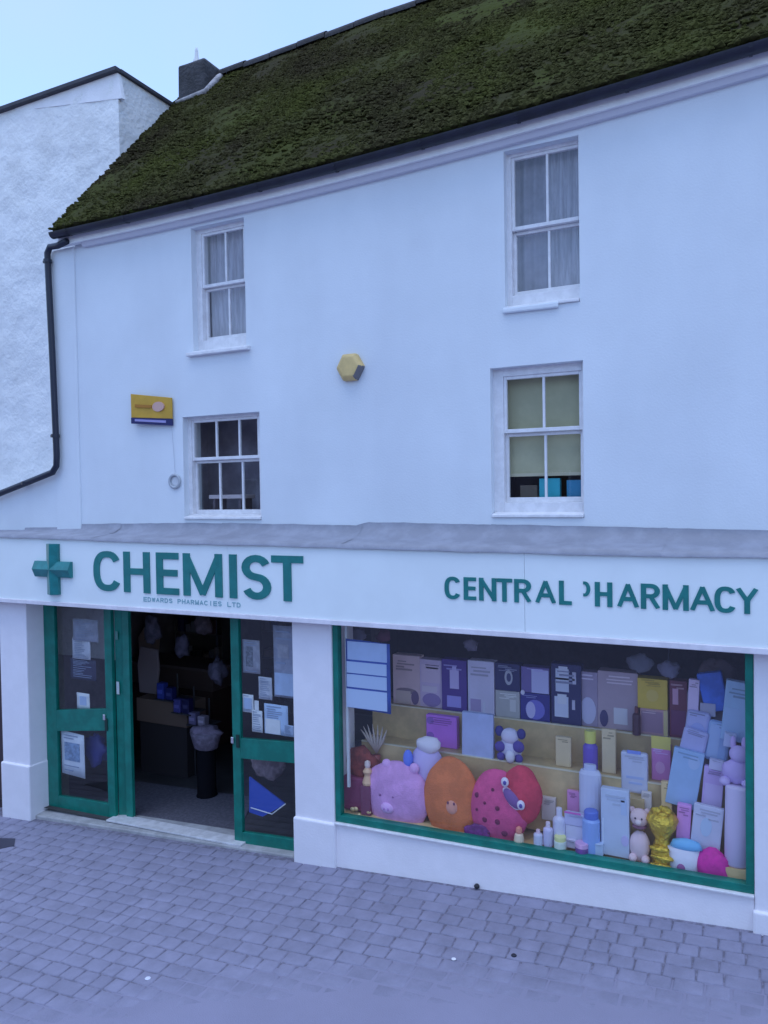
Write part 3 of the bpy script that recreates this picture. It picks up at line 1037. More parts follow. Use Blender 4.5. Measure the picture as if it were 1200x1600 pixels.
# wall right of the shop beyond the picture
MB().box(0.40, X_END, PY + .02, 0.0, -0.3, 2.498).build('shop_wall', M_WALL, bld)
MB().box(-9.6, -8.6, -0.05, 0.1, -0.6, 2.498).build('shop_wall', M((0.05, 0.03, 0.035), 0.6), bld)

# ---- doorway: step, threshold, two side panels with sliding leaves behind
b = MB()
b.hexa([(-8.108, PY + .05, gz(-8.1, 0) - .05), (-4.245, PY + .05, gz(-4.2, 0) - .05), (-4.245, 0.16, gz(-4.2, 0) - .05), (-8.108, 0.16, gz(-8.1, 0) - .05),
        (-8.108, PY + .05, gz(-8.1, 0) + .03), (-4.245, PY + .05, gz(-4.2, 0) + .006), (-4.245, 0.16, gz(-4.2, 0) + .008), (-8.108, 0.16, gz(-8.1, 0) + .055)])
b.build('door_step', M_STEP, bld, bevel=0.012)
b = MB()
dz = lambda x: gz(x, 0) + interp(x, [-8.1, -4.2], [.055, .008])
b.hexa([(-7.0, -0.11, dz(-7.0) - .005), (-4.98, -0.19, dz(-4.98) - .005), (-4.98, -0.02, dz(-4.98) - .005), (-7.0, 0.09, dz(-7.0) - .005),
        (-7.0, -0.11, dz(-7.0) + .016), (-4.98, -0.19, dz(-4.98) + .016), (-4.98, -0.02, dz(-4.98) + .018), (-7.0, 0.09, dz(-7.0) + .018)])
b.build('threshold', M_THRESH, bld, bevel=0.004)


def door_panel(x0, x1, y, zb0, zb1, zt, stile_l, stile_r, mid, rail_b, mid_h=0.26, lower=True):
    """glazed panel: rails and stiles as one green frame, two panes"""
    yb = y + 0.05
    zbot = lambda x: lerp(zb0, zb1, (x - x0) / (x1 - x0))
    b = MB()
    b.hexa([(x0, y, zbot(x0)), (x0 + stile_l, y, zbot(x0 + stile_l)), (x0 + stile_l, yb, zbot(x0 + stile_l)), (x0, yb, zbot(x0)),
            (x0, y, zt), (x0 + stile_l, y, zt), (x0 + stile_l, yb, zt), (x0, yb, zt)])
    b.hexa([(x1 - stile_r, y, zbot(x1 - stile_r)), (x1, y, zbot(x1)), (x1, yb, zbot(x1)), (x1 - stile_r, yb, zbot(x1 - stile_r)),
            (x1 - stile_r, y, zt), (x1, y, zt), (x1, yb, zt), (x1 - stile_r, yb, zt)])
    xa, xb = x0 + stile_l, x1 - stile_r
    b.beam((xa, zbot(xa)), (xb, zbot(xb)), rail_b, y, yb)
    ml, mr = mid
    b.beam((xa, ml), (xb, mr), mid_h, y, yb)
    b.beam((xa, zt - .07), (xb, zt - .07), 0.07, y, yb)
    d = b.build('door', M_GREEN, bld, bevel=0.004)
    MB().poly([(xa, y + .025, zbot(xa) + rail_b), (xb, y + .025, zbot(xb) + rail_b), (xb, y + .025, mr), (xa, y + .025, ml)]).build('pane', GLASS, d)
    MB().poly([(xa, y + .025, ml + mid_h), (xb, y + .025, mr + mid_h), (xb, y + .025, zt - .07), (xa, y + .025, zt - .07)]).build('pane', GLASS, d)
    return d


ld = door_panel(-8.106, -6.96, 0.0, -0.20, -0.150, 2.498, 0.19, 0.115, (0.79, 0.90), 0.17, 0.265)
# the leading edge of the sliding leaf, just behind
leaf = MB().hexa([(-6.955, 0.05, -0.13), (-6.83, 0.085, -0.13), (-6.81, 0.14, -0.13), (-6.955, 0.14, -0.13), (-6.955, 0.05, 2.498), (-6.83, 0.085, 2.498), (-6.81, 0.14, 2.498), (-6.955, 0.14, 2.498)]).build('door_leaf', M_GREEN, bld, bevel=0.004)
MB().box(-6.83, -6.728, 0.045, 0.09, -0.12, 2.498).build('door_edge', M_GREEN, leaf, bevel=0.004)
rd = door_panel(-5.125, -4.246, -0.10, -0.05, 0.004, 2.498, 0.105, 0.02, (0.885, 0.935), 0.135, 0.215)
for (d, px, py, yy) in ((ld, 161, 1122, 0.0), (rd, 361.5, 1158, -0.10)):
    p = at(px, py, yy - .03)
    h = MB().box(p.x - .018, p.x + .018, yy - .02, yy - .001, p.z - .03, p.z + .04).build('lock', M_CHROME, d, bevel=0.006)
p = at(166.5, 1130, 0)
MB().box(p.x - .022, p.x + .022, -0.012, -0.001, p.z - .09, p.z + .06).build('lock_plate', M((0.004, 0.03, 0.025), 0.5), ld, bevel=0.004)
p = at(372, 1155, -.1)
MB().box(p.x - .022, p.x + .022, -0.112, -0.101, p.z - .09, p.z + .05).build('lock_plate', M((0.004, 0.03, 0.025), 0.5), rd, bevel=0.004)

# ================================================================== NEIGHBOURING HOUSE
nb = empty('neighbour_house', (-9.5, 2.5, -0.3), 'taller white roughcast house set back on the left with a dark roof edge', 'building')
NXc, NY, NZ = -7.545, 0.91, 9.225
pts = []
for i in range(91):
    x = lerp(-12.5, NXc, i / 90)
    r = []
    for j in range(141):
        z = lerp(1.5, NZ, j / 140)
        e = min(1, (NXc - x) * 8) * min(1, (NZ - z) * 8)
        d = 0.022 * noise.noise(Vector((x * 3.2, z * 3.2, 1))) + 0.014 * noise.noise(Vector((x * 9, z * 9, 5))) + 0.006 * noise.noise(Vector((x * 24, z * 24, 9)))
        r.append((x, NY - d * e, z))
    pts.append(r)
MB().grid(pts).build('wall', M_ROUGH, nb, smooth=True)
pts = []
for i in range(61):
    y = lerp(NY, 6.5, i / 60)
    r = []
    for j in range(61):
        z = lerp(5.0, NZ, j / 60)
        e = min(1, (y - NY) * 8) * min(1, (NZ - z) * 8)
        r.append((NXc + e * 0.014 * noise.noise(Vector((y * 4, z * 4, 1))), y, z))
    pts.append(r)
MB().grid(pts).build('side_wall', M_ROUGH, nb, smooth=True)
MB().box(-12.7, -12.5, NY, 6.5, -1.2, NZ).build('far_wall', M_ROUGH, nb)
MB().box(-12.5, NXc, 6.5, 6.7, -1.2, NZ).build('back_wall', M_ROUGH, nb)
# smoother, paler band under the roof edge
zl = at(30, 178, NY - .03).z
a, c = at(22, 172, NY - .03), at(189, 152, NY - .03)
MB().prism([(a.x, a.z), (c.x, c.z), (NXc + .004, NZ - .004), (a.x, NZ - .004)], NY - 0.007, NY + 0.05).build('render_band', M((0.80, 0.80, 0.83), 0.8, var=0.08, vscale=3, bump=.004, bscale=40), nb)
# roof edge: dark slate verge with a shallow hipped roof behind
b = MB()
b.box(-12.8, NXc + 0.03, NY - 0.07, NY + 0.02, NZ - 0.002, NZ + 0.055)
b.box(NXc - 0.02, NXc + 0.04, NY + 0.021, 6.7, NZ - 0.0, NZ + 0.055)
nroof = b.build('roof_edge', M((0.045, 0.045, 0.06), 0.7, var=0.3, vscale=6), nb, bevel=0.008)
b = MB()
q = [(-12.8, NY - .05, NZ + .05), (NXc + .02, NY - .05, NZ + .05), (NXc + .02, 6.7, NZ + .05), (-12.8, 6.7, NZ + .05)]
r1, r2 = (-11.5, 3.8, NZ + .22), (-9.0, 3.8, NZ + .22)
b.poly([q[0], q[1], r2, r1]); b.poly([q[1], q[2], r2]); b.poly([q[2], q[3], r1, r2]); b.poly([q[3], q[0], r1])
b.build('roof', M((0.05, 0.05, 0.06), 0.8), nb)
# low front wall of the neighbour, sloping top under the pipe
zt = lambda x: interp(x, [-11.5, -8.846, -7.807], [3.10, 3.765, 4.02])
b = MB()
b.hexa([(-11.5, -0.012, 3.05 - .3), (-7.802, -0.012, 3.05 - .3), (-7.802, NY - .05, 2.75), (-11.5, NY - .05, 2.75),
        (-11.5, -0.012, zt(-11.5)), (-7.802, -0.012, zt(-7.807)), (-7.802, NY - .05, zt(-7.807) - .02), (-11.5, NY - .05, zt(-11.5) - .02)])
b.build('lean_to_wall', M_WALL, nb)
MB().box(-11.5, -9.6, -0.2, 0.3, -1.2, 2.75).build('ground_floor_wall', M_WALL, nb)

# ================================================================== ACROSS THE STREET (seen as reflections in the panes)
op = empty('terrace_opposite', (-4, -28, gz(-4, -28)), 'brick terrace across the street, seen only as a dim reflection in the upper window panes', 'building')
BRK = mat('dull_brick', (0.30, 0.265, 0.31), 0.9, var=0.3, vscale=3)
zg = -1.8
MB().box(-64, 14, -34, -27.5, zg - 1.5, 6.9).build('wall', BRK, op)
b = MB()
b.poly([(-64.2, -27.2, 6.8), (14.2, -27.2, 6.8), (14.2, -30.75, 9.6), (-64.2, -30.75, 9.6)])
b.poly([(-64.2, -34.3, 6.8), (14.2, -34.3, 6.8), (14.2, -30.75, 9.6), (-64.2, -30.75, 9.6)])
oroof = b.build('roof', M((0.06, 0.055, 0.065), .85), op)
for xx in (-61, -53, -44.5, -36, -27.5, -19, -10.5, -2, 6.5):
    MB().box(xx, xx + 1.4, -31.2, -30.3, 9.0, 10.8).build('chimney', BRK, oroof, bevel=.03)
    for dx in (1.6, 4.6):
        for zz in (0.2, 2.9):
            w = MB().box(xx + dx, xx + dx + 1.1, -27.52, -27.46, zz, zz + 1.7).build('window', M_FRAME, op)
            MB().box(xx + dx + .08, xx + dx + 1.02, -27.458, -27.455, zz + .08, zz + 1.62).build('pane', M((0.03, 0.03, 0.04), .1), w)

# ================================================================== THINGS ON THE FACADE
# hexagonal alarm box
al = empty('alarm_box', (-3.648, -0.0, 4.80), 'yellow hexagonal alarm box high on the white wall', 'alarm box')
hx = [(-3.648 + 0.150 * math.cos(math.radians(a)), 4.928 + 0.150 * math.sin(math.radians(a))) for a in range(0, 360, 60)]
hx2 = [(-3.648 + 0.112 * math.cos(math.radians(a)), 4.932 + 0.112 * math.sin(math.radians(a))) for a in range(0, 360, 60)]
b = MB()
A0 = [b.bm.verts.new((x, 0.0, z)) for x, z in hx]
A1 = [b.bm.verts.new((x, -0.05, z)) for x, z in hx]
A2 = [b.bm.verts.new((x, -0.085, z)) for x, z in hx2]
for A, B in ((A0, A1), (A1, A2)):
    for i in range(6):
        b.bm.faces.new((A[i], A[(i + 1) % 6], B[(i + 1) % 6], B[i]))
b.bm.faces.new(A2)
cov = b.build('cover', M((0.68, 0.49, 0.20), 0.45, var=0.12, vscale=8), al, bevel=0.012, seg=3)
cov.data.materials.append(M((0.16, 0.15, 0.16), 0.5))
for f in cov.data.polygons:                       # the facets at the lower right are dark grey
    n_ = f.normal
    if n_.x > 0.3 and n_.z < -0.1:
        f.material_index = 1
# agent's board
ab = empty('agent_board', (-6.2, -0.03, 4.50), 'small yellow estate agent board with a navy strip, fixed left of the lower left window', 'sign')
dy = -0.055
zq = [4.868, 4.786, 4.532, 4.474]
MB().hexa([(-6.487, -0.075, 4.598), (-5.923, -0.035, 4.556), (-5.923, -0.015, 4.556), (-6.487, -0.055, 4.598), (-6.487, -0.075, 4.868), (-5.923, -0.035, 4.790), (-5.923, -0.015, 4.790), (-6.487, -0.055, 4.868)]).build('board', M((0.58, 0.33, 0.03), 0.5, var=0.1, vscale=7), ab, bevel=0.004)
MB().hexa([(-6.487, -0.077, 4.530), (-5.923, -0.037, 4.480), (-5.923, -0.015, 4.480), (-6.487, -0.055, 4.530), (-6.487, -0.077, 4.597), (-5.923, -0.037, 4.555), (-5.923, -0.015, 4.555), (-6.487, -0.055, 4.597)]).build('navy_strip', M((0.01, 0.012, 0.10), 0.5), ab)
MB().hexa([(-6.42, -0.082, 4.710), (-6.19, -0.0655, 4.690), (-6.19, -0.06, 4.690), (-6.42, -0.075, 4.710), (-6.42, -0.082, 4.745), (-6.19, -0.0655, 4.722), (-6.19, -0.06, 4.722), (-6.42, -0.075, 4.745)]).build('printed_line', M((0.40, 0.16, 0.01), 0.5), ab)
MB().disc((-6.10, 4.70), 0.085, 0.055, -0.058, -0.04, 18).build('printed_patch', M((0.60, 0.36, 0.30), 0.5), ab)
MB().hexa([(-6.43, -0.078, 4.553), (-6.00, -0.047, 4.513), (-6.00, -0.04, 4.513), (-6.43, -0.07, 4.553), (-6.43, -0.078, 4.577), (-6.00, -0.047, 4.540), (-6.00, -0.04, 4.540), (-6.43, -0.07, 4.577)]).build('printed_line', M((0.30, 0.28, 0.55), 0.5), ab)
for xx in (-6.40, -6.02):
    MB().box(xx, xx + 0.03, -0.012, 0.0, 4.60, 4.74).build('bracket', M_PIPE, ab)
# round wall plate and its cable
p = at(274, 752, 0)
b = MB()
pr = []
n = 24
R0, r0 = 0.072, 0.016
for i in range(n):
    a = 2 * math.pi * i / n
    pr.append([(p.x + (R0 + r0 * math.cos(c)) * math.cos(a), -0.012 + r0 * math.sin(c), p.z + (R0 + r0 * math.cos(c)) * math.sin(a)) for c in np.linspace(0, 2 * math.pi, 9)])
pr.append(pr[0])
b.grid(pr)
wp = tag(b.build('wall_ring', M((0.40, 0.43, 0.47), 0.6), smooth=True), 'round grey wall tie ring beside the lower left window', 'wall tie')
MB().disc((p.x + .005, p.z), 0.05, 0.05, -0.008, 0.0).build('plate', M((0.60, 0.62, 0.65), 0.6), wp)
c0 = at(268, 668, -.01)
tag(MB().tube([c0, at(271, 700, -.006), at(273.5, 740, -.006)], 0.003, 6).build('cable', M((0.60, 0.62, 0.68), 0.6)), 'thin pale cable running down the wall from the yellow board', 'cable')

# ================================================================== SHOP INTERIOR SEEN THROUGH THE DOORS
GOODS = 1.0
b = MB()
b.hexa([(-7.45, 0.18, flz(-7.45) + .002), (-5.25, 0.12, flz(-5.25) + .002), (-5.75, 1.10, flz(-5.75) + .002), (-7.75, 1.02, flz(-7.75) + .002),
        (-7.45, 0.18, flz(-7.45) + .014), (-5.25, 0.12, flz(-5.25) + .014), (-5.75, 1.10, flz(-5.75) + .014), (-7.75, 1.02, flz(-7.75) + .014)])
tag(b.build('door_mat', M((0.13, 0.125, 0.16), 0.95, var=0.3, vscale=30)), 'grey entrance mat just inside the open doorway', 'mat')
t = empty('shop_counter', (-8.6, 3.0, flz(-8.6)), 'brown wooden counter deep inside the shop', 'counter')
MB().box(-9.2, -7.55, 2.55, 3.1, flz(-8.5), 0.72).build('base', M((0.06, 0.03, 0.025), 0.8), t)
MB().box(-9.25, -7.5, 2.5, 3.15, 0.72, 1.02).build('front_panel', M((0.12, 0.08, 0.075), 0.5), t, bevel=0.01)
MB().box(-9.27, -7.48, 2.48, 3.17, 1.02, 1.06).build('worktop', M((0.16, 0.12, 0.12), 0.6), t, bevel=0.006)


def shelf_unit(x0, x1, y0, y1, z1, nsh, label, cols, seed, where):
    z0 = flz(max(x0, -9.3))
    t = empty('shelf_unit', ((x0 + x1) / 2, (y0 + y1) / 2, z0), label, 'shelves', 'shelf units inside the shop')
    MB().box(x0, x1, y1 - .02, y1, z0, z1).build('back_panel', M((0.09, 0.08, 0.08), 0.8), t)
    for xx in (x0, x1 - .025):
        MB().box(xx, xx + .025, y0, y1 - .021, z0, z1).build('side_panel', M((0.10, 0.09, 0.09), 0.8), t)
    r = random.Random(seed)
    for k in range(nsh):
        z = lerp(z0 + .08, z1 - .32, k / max(1, nsh - 1))
        MB().box(x0 + .026, x1 - .026, y0, y1 - .021, z, z + .022).build('shelf', M((0.12, 0.11, 0.11), 0.7), t)
        x = x0 + 0.05
        while x < x1 - 0.16:
            w = r.uniform(0.07, 0.14)
            h = r.uniform(0.13, 0.25)
            c = r.choice(cols)
            u_, v_, _z = pix((x + w / 2, y0, z + .1))
            if not (195 < u_ < 462 and 955 < v_ < 1330) or (v_ > 1085 and u_ < 345):
                x += w + r.uniform(.01, .06)
                continue
            o = MB().box(x, x + w, y0 + 0.03, y0 + 0.03 + r.uniform(.08, .16), z + .0225, z + .0225 + h).build('carton', M(c, 0.5), bevel=0.005)
            tag(o, 'small carton on the %s shelf of the %s' % (['lowest', 'second', 'third', 'fourth', 'top'][k], where), 'carton', 'cartons on the shelves inside the shop')
            x += w + r.uniform(.01, .06)
    return t


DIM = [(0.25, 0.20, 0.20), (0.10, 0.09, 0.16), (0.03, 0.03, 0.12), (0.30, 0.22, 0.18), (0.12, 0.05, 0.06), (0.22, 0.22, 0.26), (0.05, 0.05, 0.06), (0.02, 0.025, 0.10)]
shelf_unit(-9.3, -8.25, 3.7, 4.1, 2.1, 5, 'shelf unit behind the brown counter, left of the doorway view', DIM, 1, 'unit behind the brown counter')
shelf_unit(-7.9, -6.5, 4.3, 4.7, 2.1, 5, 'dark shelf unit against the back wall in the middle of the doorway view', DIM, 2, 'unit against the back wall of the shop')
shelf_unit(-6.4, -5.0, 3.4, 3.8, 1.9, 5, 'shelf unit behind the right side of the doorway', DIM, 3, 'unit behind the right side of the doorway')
b = MB()
p0 = at(232, 1050, 2.7)
b.prism([(p0.x - .15, 1.06), (p0.x + .14, 1.06), (p0.x + .19, 1.45), (p0.x + .10, 1.62), (p0.x - .02, 1.60), (p0.x - .17, 1.42)], 2.65, 2.8)
tag(b.build('display_card', M((0.42, 0.30, 0.26), 0.7), bevel=0.02), 'beige display card standing on the brown counter', 'display card')
# a cardboard stand on the left of the opening
c0, c1 = at(213, 1090, 1.35), at(292, 1138, 1.35)
t = empty('cardboard_stand', ((c0.x + c1.x) / 2, 1.5, flz(c0.x)), 'brown cardboard display stand just inside the doorway on the left', 'display stand')
MB().box(c0.x, c1.x, 1.35, 1.75, c1.z, c0.z).build('carton_body', M((0.17, 0.115, 0.09), .8), t, bevel=.006)
MB().box(c0.x + .03, c1.x - .03, 1.38, 1.72, flz(c0.x), c1.z - .002).build('base', M((0.03, 0.025, 0.03), .8), t)
a, b_ = at(217, 1012, 1.6), at(246, 1088, 1.6)
b = MB()
b.prism([(a.x, c0.z), (b_.x - .02, c0.z), (b_.x + .04, lerp(c0.z, a.z, .55)), (b_.x + .02, a.z), (a.x + .03, a.z + .02), (a.x - .03, lerp(c0.z, a.z, .6))], 1.59, 1.63)
b.build('header_card', M((0.30, 0.24, 0.26), .7), t, bevel=.01)
# packs on a tiered wire stand in the middle
t = empty('tiered_stand', (-6.2, 1.35, flz(-6.2)), 'dark wire stand with tiers in the middle of the doorway', 'display stand')
tiers = []
for k, (px, py) in enumerate(((262, 1092), (288, 1113), (312, 1132))):
    p = at(px, py, 1.3)
    MB().box(p.x - .17, p.x + .17, 1.22, 1.55, p.z - .012, p.z).build('shelf', M((0.05, 0.05, 0.06), .6), t, bevel=.004)
    MB().tube([(p.x, 1.5, flz(p.x)), (p.x, 1.5, p.z + .3)], .011, 8).build('post', M((0.05, 0.05, 0.06), .5), t)
    tiers.append(p)
names = ['bright blue pack on the top tier of the wire stand', 'navy pack beside the bright blue one on the wire stand', 'violet blue pack on the middle tier of the wire stand', 'dark navy pack at the middle of the wire stand',
         'pale violet pack on the lowest tier of the wire stand', 'lilac pack at the front of the lowest tier of the wire stand']
cols = [(0.03, 0.05, 0.30), (0.015, 0.02, 0.12), (0.06, 0.06, 0.24), (0.012, 0.012, 0.07), (0.16, 0.14, 0.26), (0.30, 0.26, 0.34)]
for k in range(6):
    p = tiers[k // 2]
    x = p.x - .14 + .15 * (k % 2)
    h = (.22, .17, .18, .2, .16, .13)[k]
    o = MB().box(x, x + .12, 1.24, 1.34, p.z + .001, p.z + h).build('pack', M(cols[k], .4), bevel=.012)
    tag(o, names[k], 'pack', 'packs on the wire stand inside the doorway')
    MB().box(x + .02, x + .1, 1.237, 1.2395, p.z + h * .35, p.z + h * .6).build('printed_patch', M(tuple(c_ * 1.6 + .03 for c_ in cols[k]), .5), o)
# pale basket
p = at(322, 1170, .95)
t = empty('basket_stand', (p.x, .95, flz(p.x)), 'pale lilac basket heaped with soft goods inside the doorway on the right', 'basket')
MB().lathe((p.x, .95, p.z), [(0.12, 0), (0.16, .02), (0.20, .16), (0.215, .22)], 18, sy=.8).build('basket', M((0.24, 0.20, 0.27), 0.7, var=0.4, vscale=14), t, smooth=True)
MB().ball((p.x + .02, .95, p.z + .22), (.19, .14, .09), wob=.5, seed=3).build('soft_goods', M((0.27, 0.22, 0.30), 0.9, var=.4, vscale=11), t, smooth=True)
MB().lathe((p.x, .95, flz(p.x)), [(0.13, 0), (0.135, .02), (.12, .04), (.118, p.z - flz(p.x) + .002)], 16).build('stand', M((0.008, 0.008, 0.011), 0.9, spec=0.05), t, smooth=True)
# things hung from the ceiling, dim shapes over the doorway
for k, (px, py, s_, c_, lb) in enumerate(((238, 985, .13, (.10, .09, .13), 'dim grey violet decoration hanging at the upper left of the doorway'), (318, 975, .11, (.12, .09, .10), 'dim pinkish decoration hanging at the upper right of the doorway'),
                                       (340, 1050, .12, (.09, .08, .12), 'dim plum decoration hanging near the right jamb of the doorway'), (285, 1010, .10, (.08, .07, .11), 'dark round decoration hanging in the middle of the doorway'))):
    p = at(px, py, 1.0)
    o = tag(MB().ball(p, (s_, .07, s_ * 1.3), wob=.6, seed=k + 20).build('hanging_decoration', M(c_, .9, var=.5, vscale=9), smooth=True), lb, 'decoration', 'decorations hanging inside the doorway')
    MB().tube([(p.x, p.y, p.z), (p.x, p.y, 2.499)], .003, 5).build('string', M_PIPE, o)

GOODS = 1.0
# ================================================================== POSTERS AND STICKERS
def poster(px, Y, material, label, name='poster', cat='poster', group=None, inner=None, skew=0.0, curl=0.0):
    """sheet taped to the inside of a pane; px = (x0, y0, x1, y1) in the photograph"""
    x0, y0, x1, y1 = px
    xm, ym = (x0 + x1) / 2, (y0 + y1) / 2
    X0, X1 = at(x0, ym, Y).x, at(x1, ym, Y).x
    Z1, Z0 = at(xm, y0, Y).z, at(xm, y1, Y).z
    pts = []
    for i in range(7):
        u = i / 6
        pts.append([(lerp(X0, X1, u), Y + 0.001 + curl * math.sin(u * math.pi) * (1 - w) + 0.002 * math.sin(u * 5 + w * 4), lerp(Z1, Z0, w) + skew * (u - .5)) for w in (0, .25, .5, .75, 1)])
    o = MB().grid(pts).build(name, material, smooth=True)
    md = o.modifiers.new('thickness', 'SOLIDIFY')
    md.thickness = 0.0015
    md.offset = 1
    tag(o, label, cat, group)
    inner = list(inner or [])
    if name == 'poster' and len(inner) < 4:
        rr = random.Random(sum(map(ord, label)))
        v = .07
        while v < .93:
            if not any(i_[1] - .05 < v < i_[3] + .03 for i_ in inner):
                inner.append((.12, v, rr.uniform(.45, .88), v + .022, INK2, 'printed_line'))
            v += rr.uniform(.06, .11)
    for k, (u0, v0, u1, v1, mm, nm) in enumerate(inner):
        MB().box(lerp(X0, X1, u0), lerp(X0, X1, u1), Y - 0.0045 - .001 * (k % 3), Y - 0.0008, lerp(Z1, Z0, v1) + skew * ((u0 + u1) / 2 - .5), lerp(Z1, Z0, v0) + skew * ((u0 + u1) / 2 - .5)).build(nm, mm, o)
    return o


PAPER = M((0.72, 0.74, 0.76), 0.6, var=0.08, vscale=10)
PAPER2 = M((0.55, 0.56, 0.62), 0.6, var=0.15, vscale=8)
PALEB = M((0.42, 0.52, 0.70), 0.6, var=0.1, vscale=9)
GREYP = M((0.34, 0.34, 0.40), 0.6, var=0.2, vscale=14)
INK = M((0.12, 0.18, 0.30), 0.6)
INK2 = M((0.25, 0.30, 0.42), 0.6)
yd = 0.034
GP = 'notices on the left door panel'
poster((114, 968, 153, 1002), yd, M((0.34, 0.36, 0.44), 0.5, var=0.3, vscale=6), 'upper dim translucent sheet behind the left door glass', group=GP, curl=.02)
poster((113, 998, 141, 1030), yd + .004, PAPER2, 'pale curled paper below the translucent sheet on the left door', group=GP, curl=.02)
poster((120, 1083, 140, 1108), yd, PAPER, 'small square white sticker above the left door rail', 'sticker', 'sticker', GP, inner=[(.25, .2, .75, .75, PALEB, 'printed_patch')])
poster((96.5, 1145, 132, 1212), yd, M((0.62, 0.66, 0.74), 0.6, var=0.05, vscale=9), 'white framed notice in the lower pane of the left door', group=GP, skew=-.02,
       inner=[(.14, .24, .80, .66, M((0.25, 0.36, 0.55), 0.6, var=.4, vscale=20), 'printed_patch')])
poster((110, 1030, 150, 1062), yd + .03, M((0.02, 0.02, 0.06), 0.5), 'dark blue leaflet behind the middle of the left door glass', group=GP)
p = at(182, 992, 0.04)
for (px, py, hh, lb) in ((181.5, 993, .05, 'faint thin label high on the edge of the sliding door'), (184, 1075, .075, 'white upright label on the edge of the sliding door')):
    p = at(px, py, 0.04)
    tag(MB().box(p.x - .022, p.x + .022, 0.040, 0.0435, p.z - hh, p.z + hh).build('sticker', M((0.55, 0.62, 0.62), 0.5) if hh > .06 else M((0.10, 0.25, 0.22), 0.5)), lb, 'sticker', 'labels on the sliding door edge')
yr = -0.066
GR = 'notices on the right door panel'
poster((379, 1000, 406, 1052), yr, GREYP, 'grey picture notice at the upper left of the right door', group=GR, inner=[(.2, .2, .6, .8, M((0.20, 0.22, 0.27), .6, var=.5, vscale=30), 'printed_patch')])
poster((427.5, 978, 462, 1090), yr, M((0.32, 0.34, 0.44), 0.6, var=0.25, vscale=7), 'tall lilac grey poster at the upper right of the right door', group=GR, inner=[(.2, .26, .7, .45, GREYP, 'printed_patch'), (.05, .66, .95, .97, PALEB, 'printed_patch')])
poster((404, 1058, 425, 1093), yr, PAPER2, 'narrow lilac leaflet between the grey notice and the tall poster', group=GR)
poster((379, 1085, 396, 1113), yr, PAPER, 'small white notice low at the left edge of the right door', group=GR, inner=[(.15, .2, .85, .8, PALEB, 'printed_patch')])
poster((393.5, 1110, 410, 1144), yr, PAPER, 'white upright leaflet shaped like a bottle just above the right door rail', group=GR, inner=[(.3, -.45, .7, 0, PAPER, 'neck')])
poster((413, 1101, 450, 1148), yr, M((0.45, 0.58, 0.78), 0.6), 'largest pale blue notice above the right door rail', group=GR, inner=[(.05, .5, .68, .98, PAPER, 'printed_patch')])
poster((443, 1133, 459, 1151), yr, PALEB, 'little blue slip at the right edge above the right door rail', group=GR)
# blue folded banner behind the lower pane of the right door
a = [at(391, 1213, -.03), at(446, 1255, -.03), at(436, 1262, -.03), at(412, 1275, -.03), at(391, 1268, -.03)]
b = MB().prism([(p.x, p.z) for p in a], -0.05, -0.03)
o = tag(b.build('banner', M((0.02, 0.07, 0.42), 0.5)), 'bright blue triangular banner behind the lower glass of the right door', 'banner')
MB().tube([at(392, 1262, -.055), at(425, 1272, -.055), at(446, 1256, -.055)], .006, 6).build('white_edge', PAPER, o)
p = at(418, 1190, .25)
b = MB().ball(p, (.22, .12, .16), wob=.5, seed=4)
tag(b.build('toy', M((0.30, 0.22, 0.26), 0.9, var=.5, vscale=9), smooth=True), 'dim pinkish soft bundle behind the lower glass of the right door', 'soft toy')
p = at(150, 1170, .3)
tag(MB().ball(p, (.16, .10, .2), wob=.6, seed=9).build('carrier_bag', M((0.05, 0.06, 0.30), 0.5), smooth=True), 'crumpled blue bag behind the lower glass of the left door', 'bag')

# ================================================================== DISPLAY WINDOW
GOODS = 1.85
GOLD = mat('gold_paper', (0.78, 0.56, 0.27), 0.42, var=0.25, vscale=3, bump=0.004, bscale=9)
GOLDE = M((0.62, 0.55, 0.38), 0.4)
SH1, SH2 = 1.172, 1.500           # tops of the two display steps
BED = 0.555
stand = empty('display_stand', (-1.95, .35, BED), 'stepped display stand covered in gold paper across the shop window', 'display stand')
MB().hexa([(WX0 + .001, PY + .101, BED - .12), (0.14, PY + .101, BED - .08), (0.14, 0.68, BED - .08), (WX0 + .001, .68, BED - .12),
           (WX0 + .001, PY + .101, BED - .03), (0.14, PY + .101, BED + .03), (0.14, 0.68, BED + .03), (WX0 + .001, .68, BED - .03)]).build('base', GOLD, stand)
MB().box(WX0 + .1, -0.60, 0.15, 0.40, BED + .03, SH1).build('step', GOLD, stand)
MB().box(WX0 + .1, -0.60, 0.40, 0.68, BED + .03, SH2).build('step', GOLD, stand)
for (y, z) in ((0.15, SH1), (0.40, SH2)):
    MB().box(WX0 + .1, -0.60, y - .006, y + .02, z, z + .010).build('edge_strip', GOLDE, stand)
for k, (xa, xb, ya, yb, z) in enumerate(((-.60, .1, .12, .30, .98), (-.60, .1, .30, .48, 1.33), (-.60, .1, .48, .68, 1.62))):
    MB().box(xa + .002, xb, ya, yb, BED + .03, z).build('step', GOLD, stand)
# dark backing above the stand
MB().box(WX0 + .05, 0.14, 0.70, 0.73, BED - .1, SH2 + .05).build('backing_panel', M((0.10, 0.08, 0.10), 0.8), stand)


def rect(px, Y):
    x0, y0, x1, y1 = px
    xm, ym = (x0 + x1) / 2, (y0 + y1) / 2
    return at(x0, ym, Y).x, at(x1, ym, Y).x, at(xm, y1, Y).z, at(xm, y0, Y).z


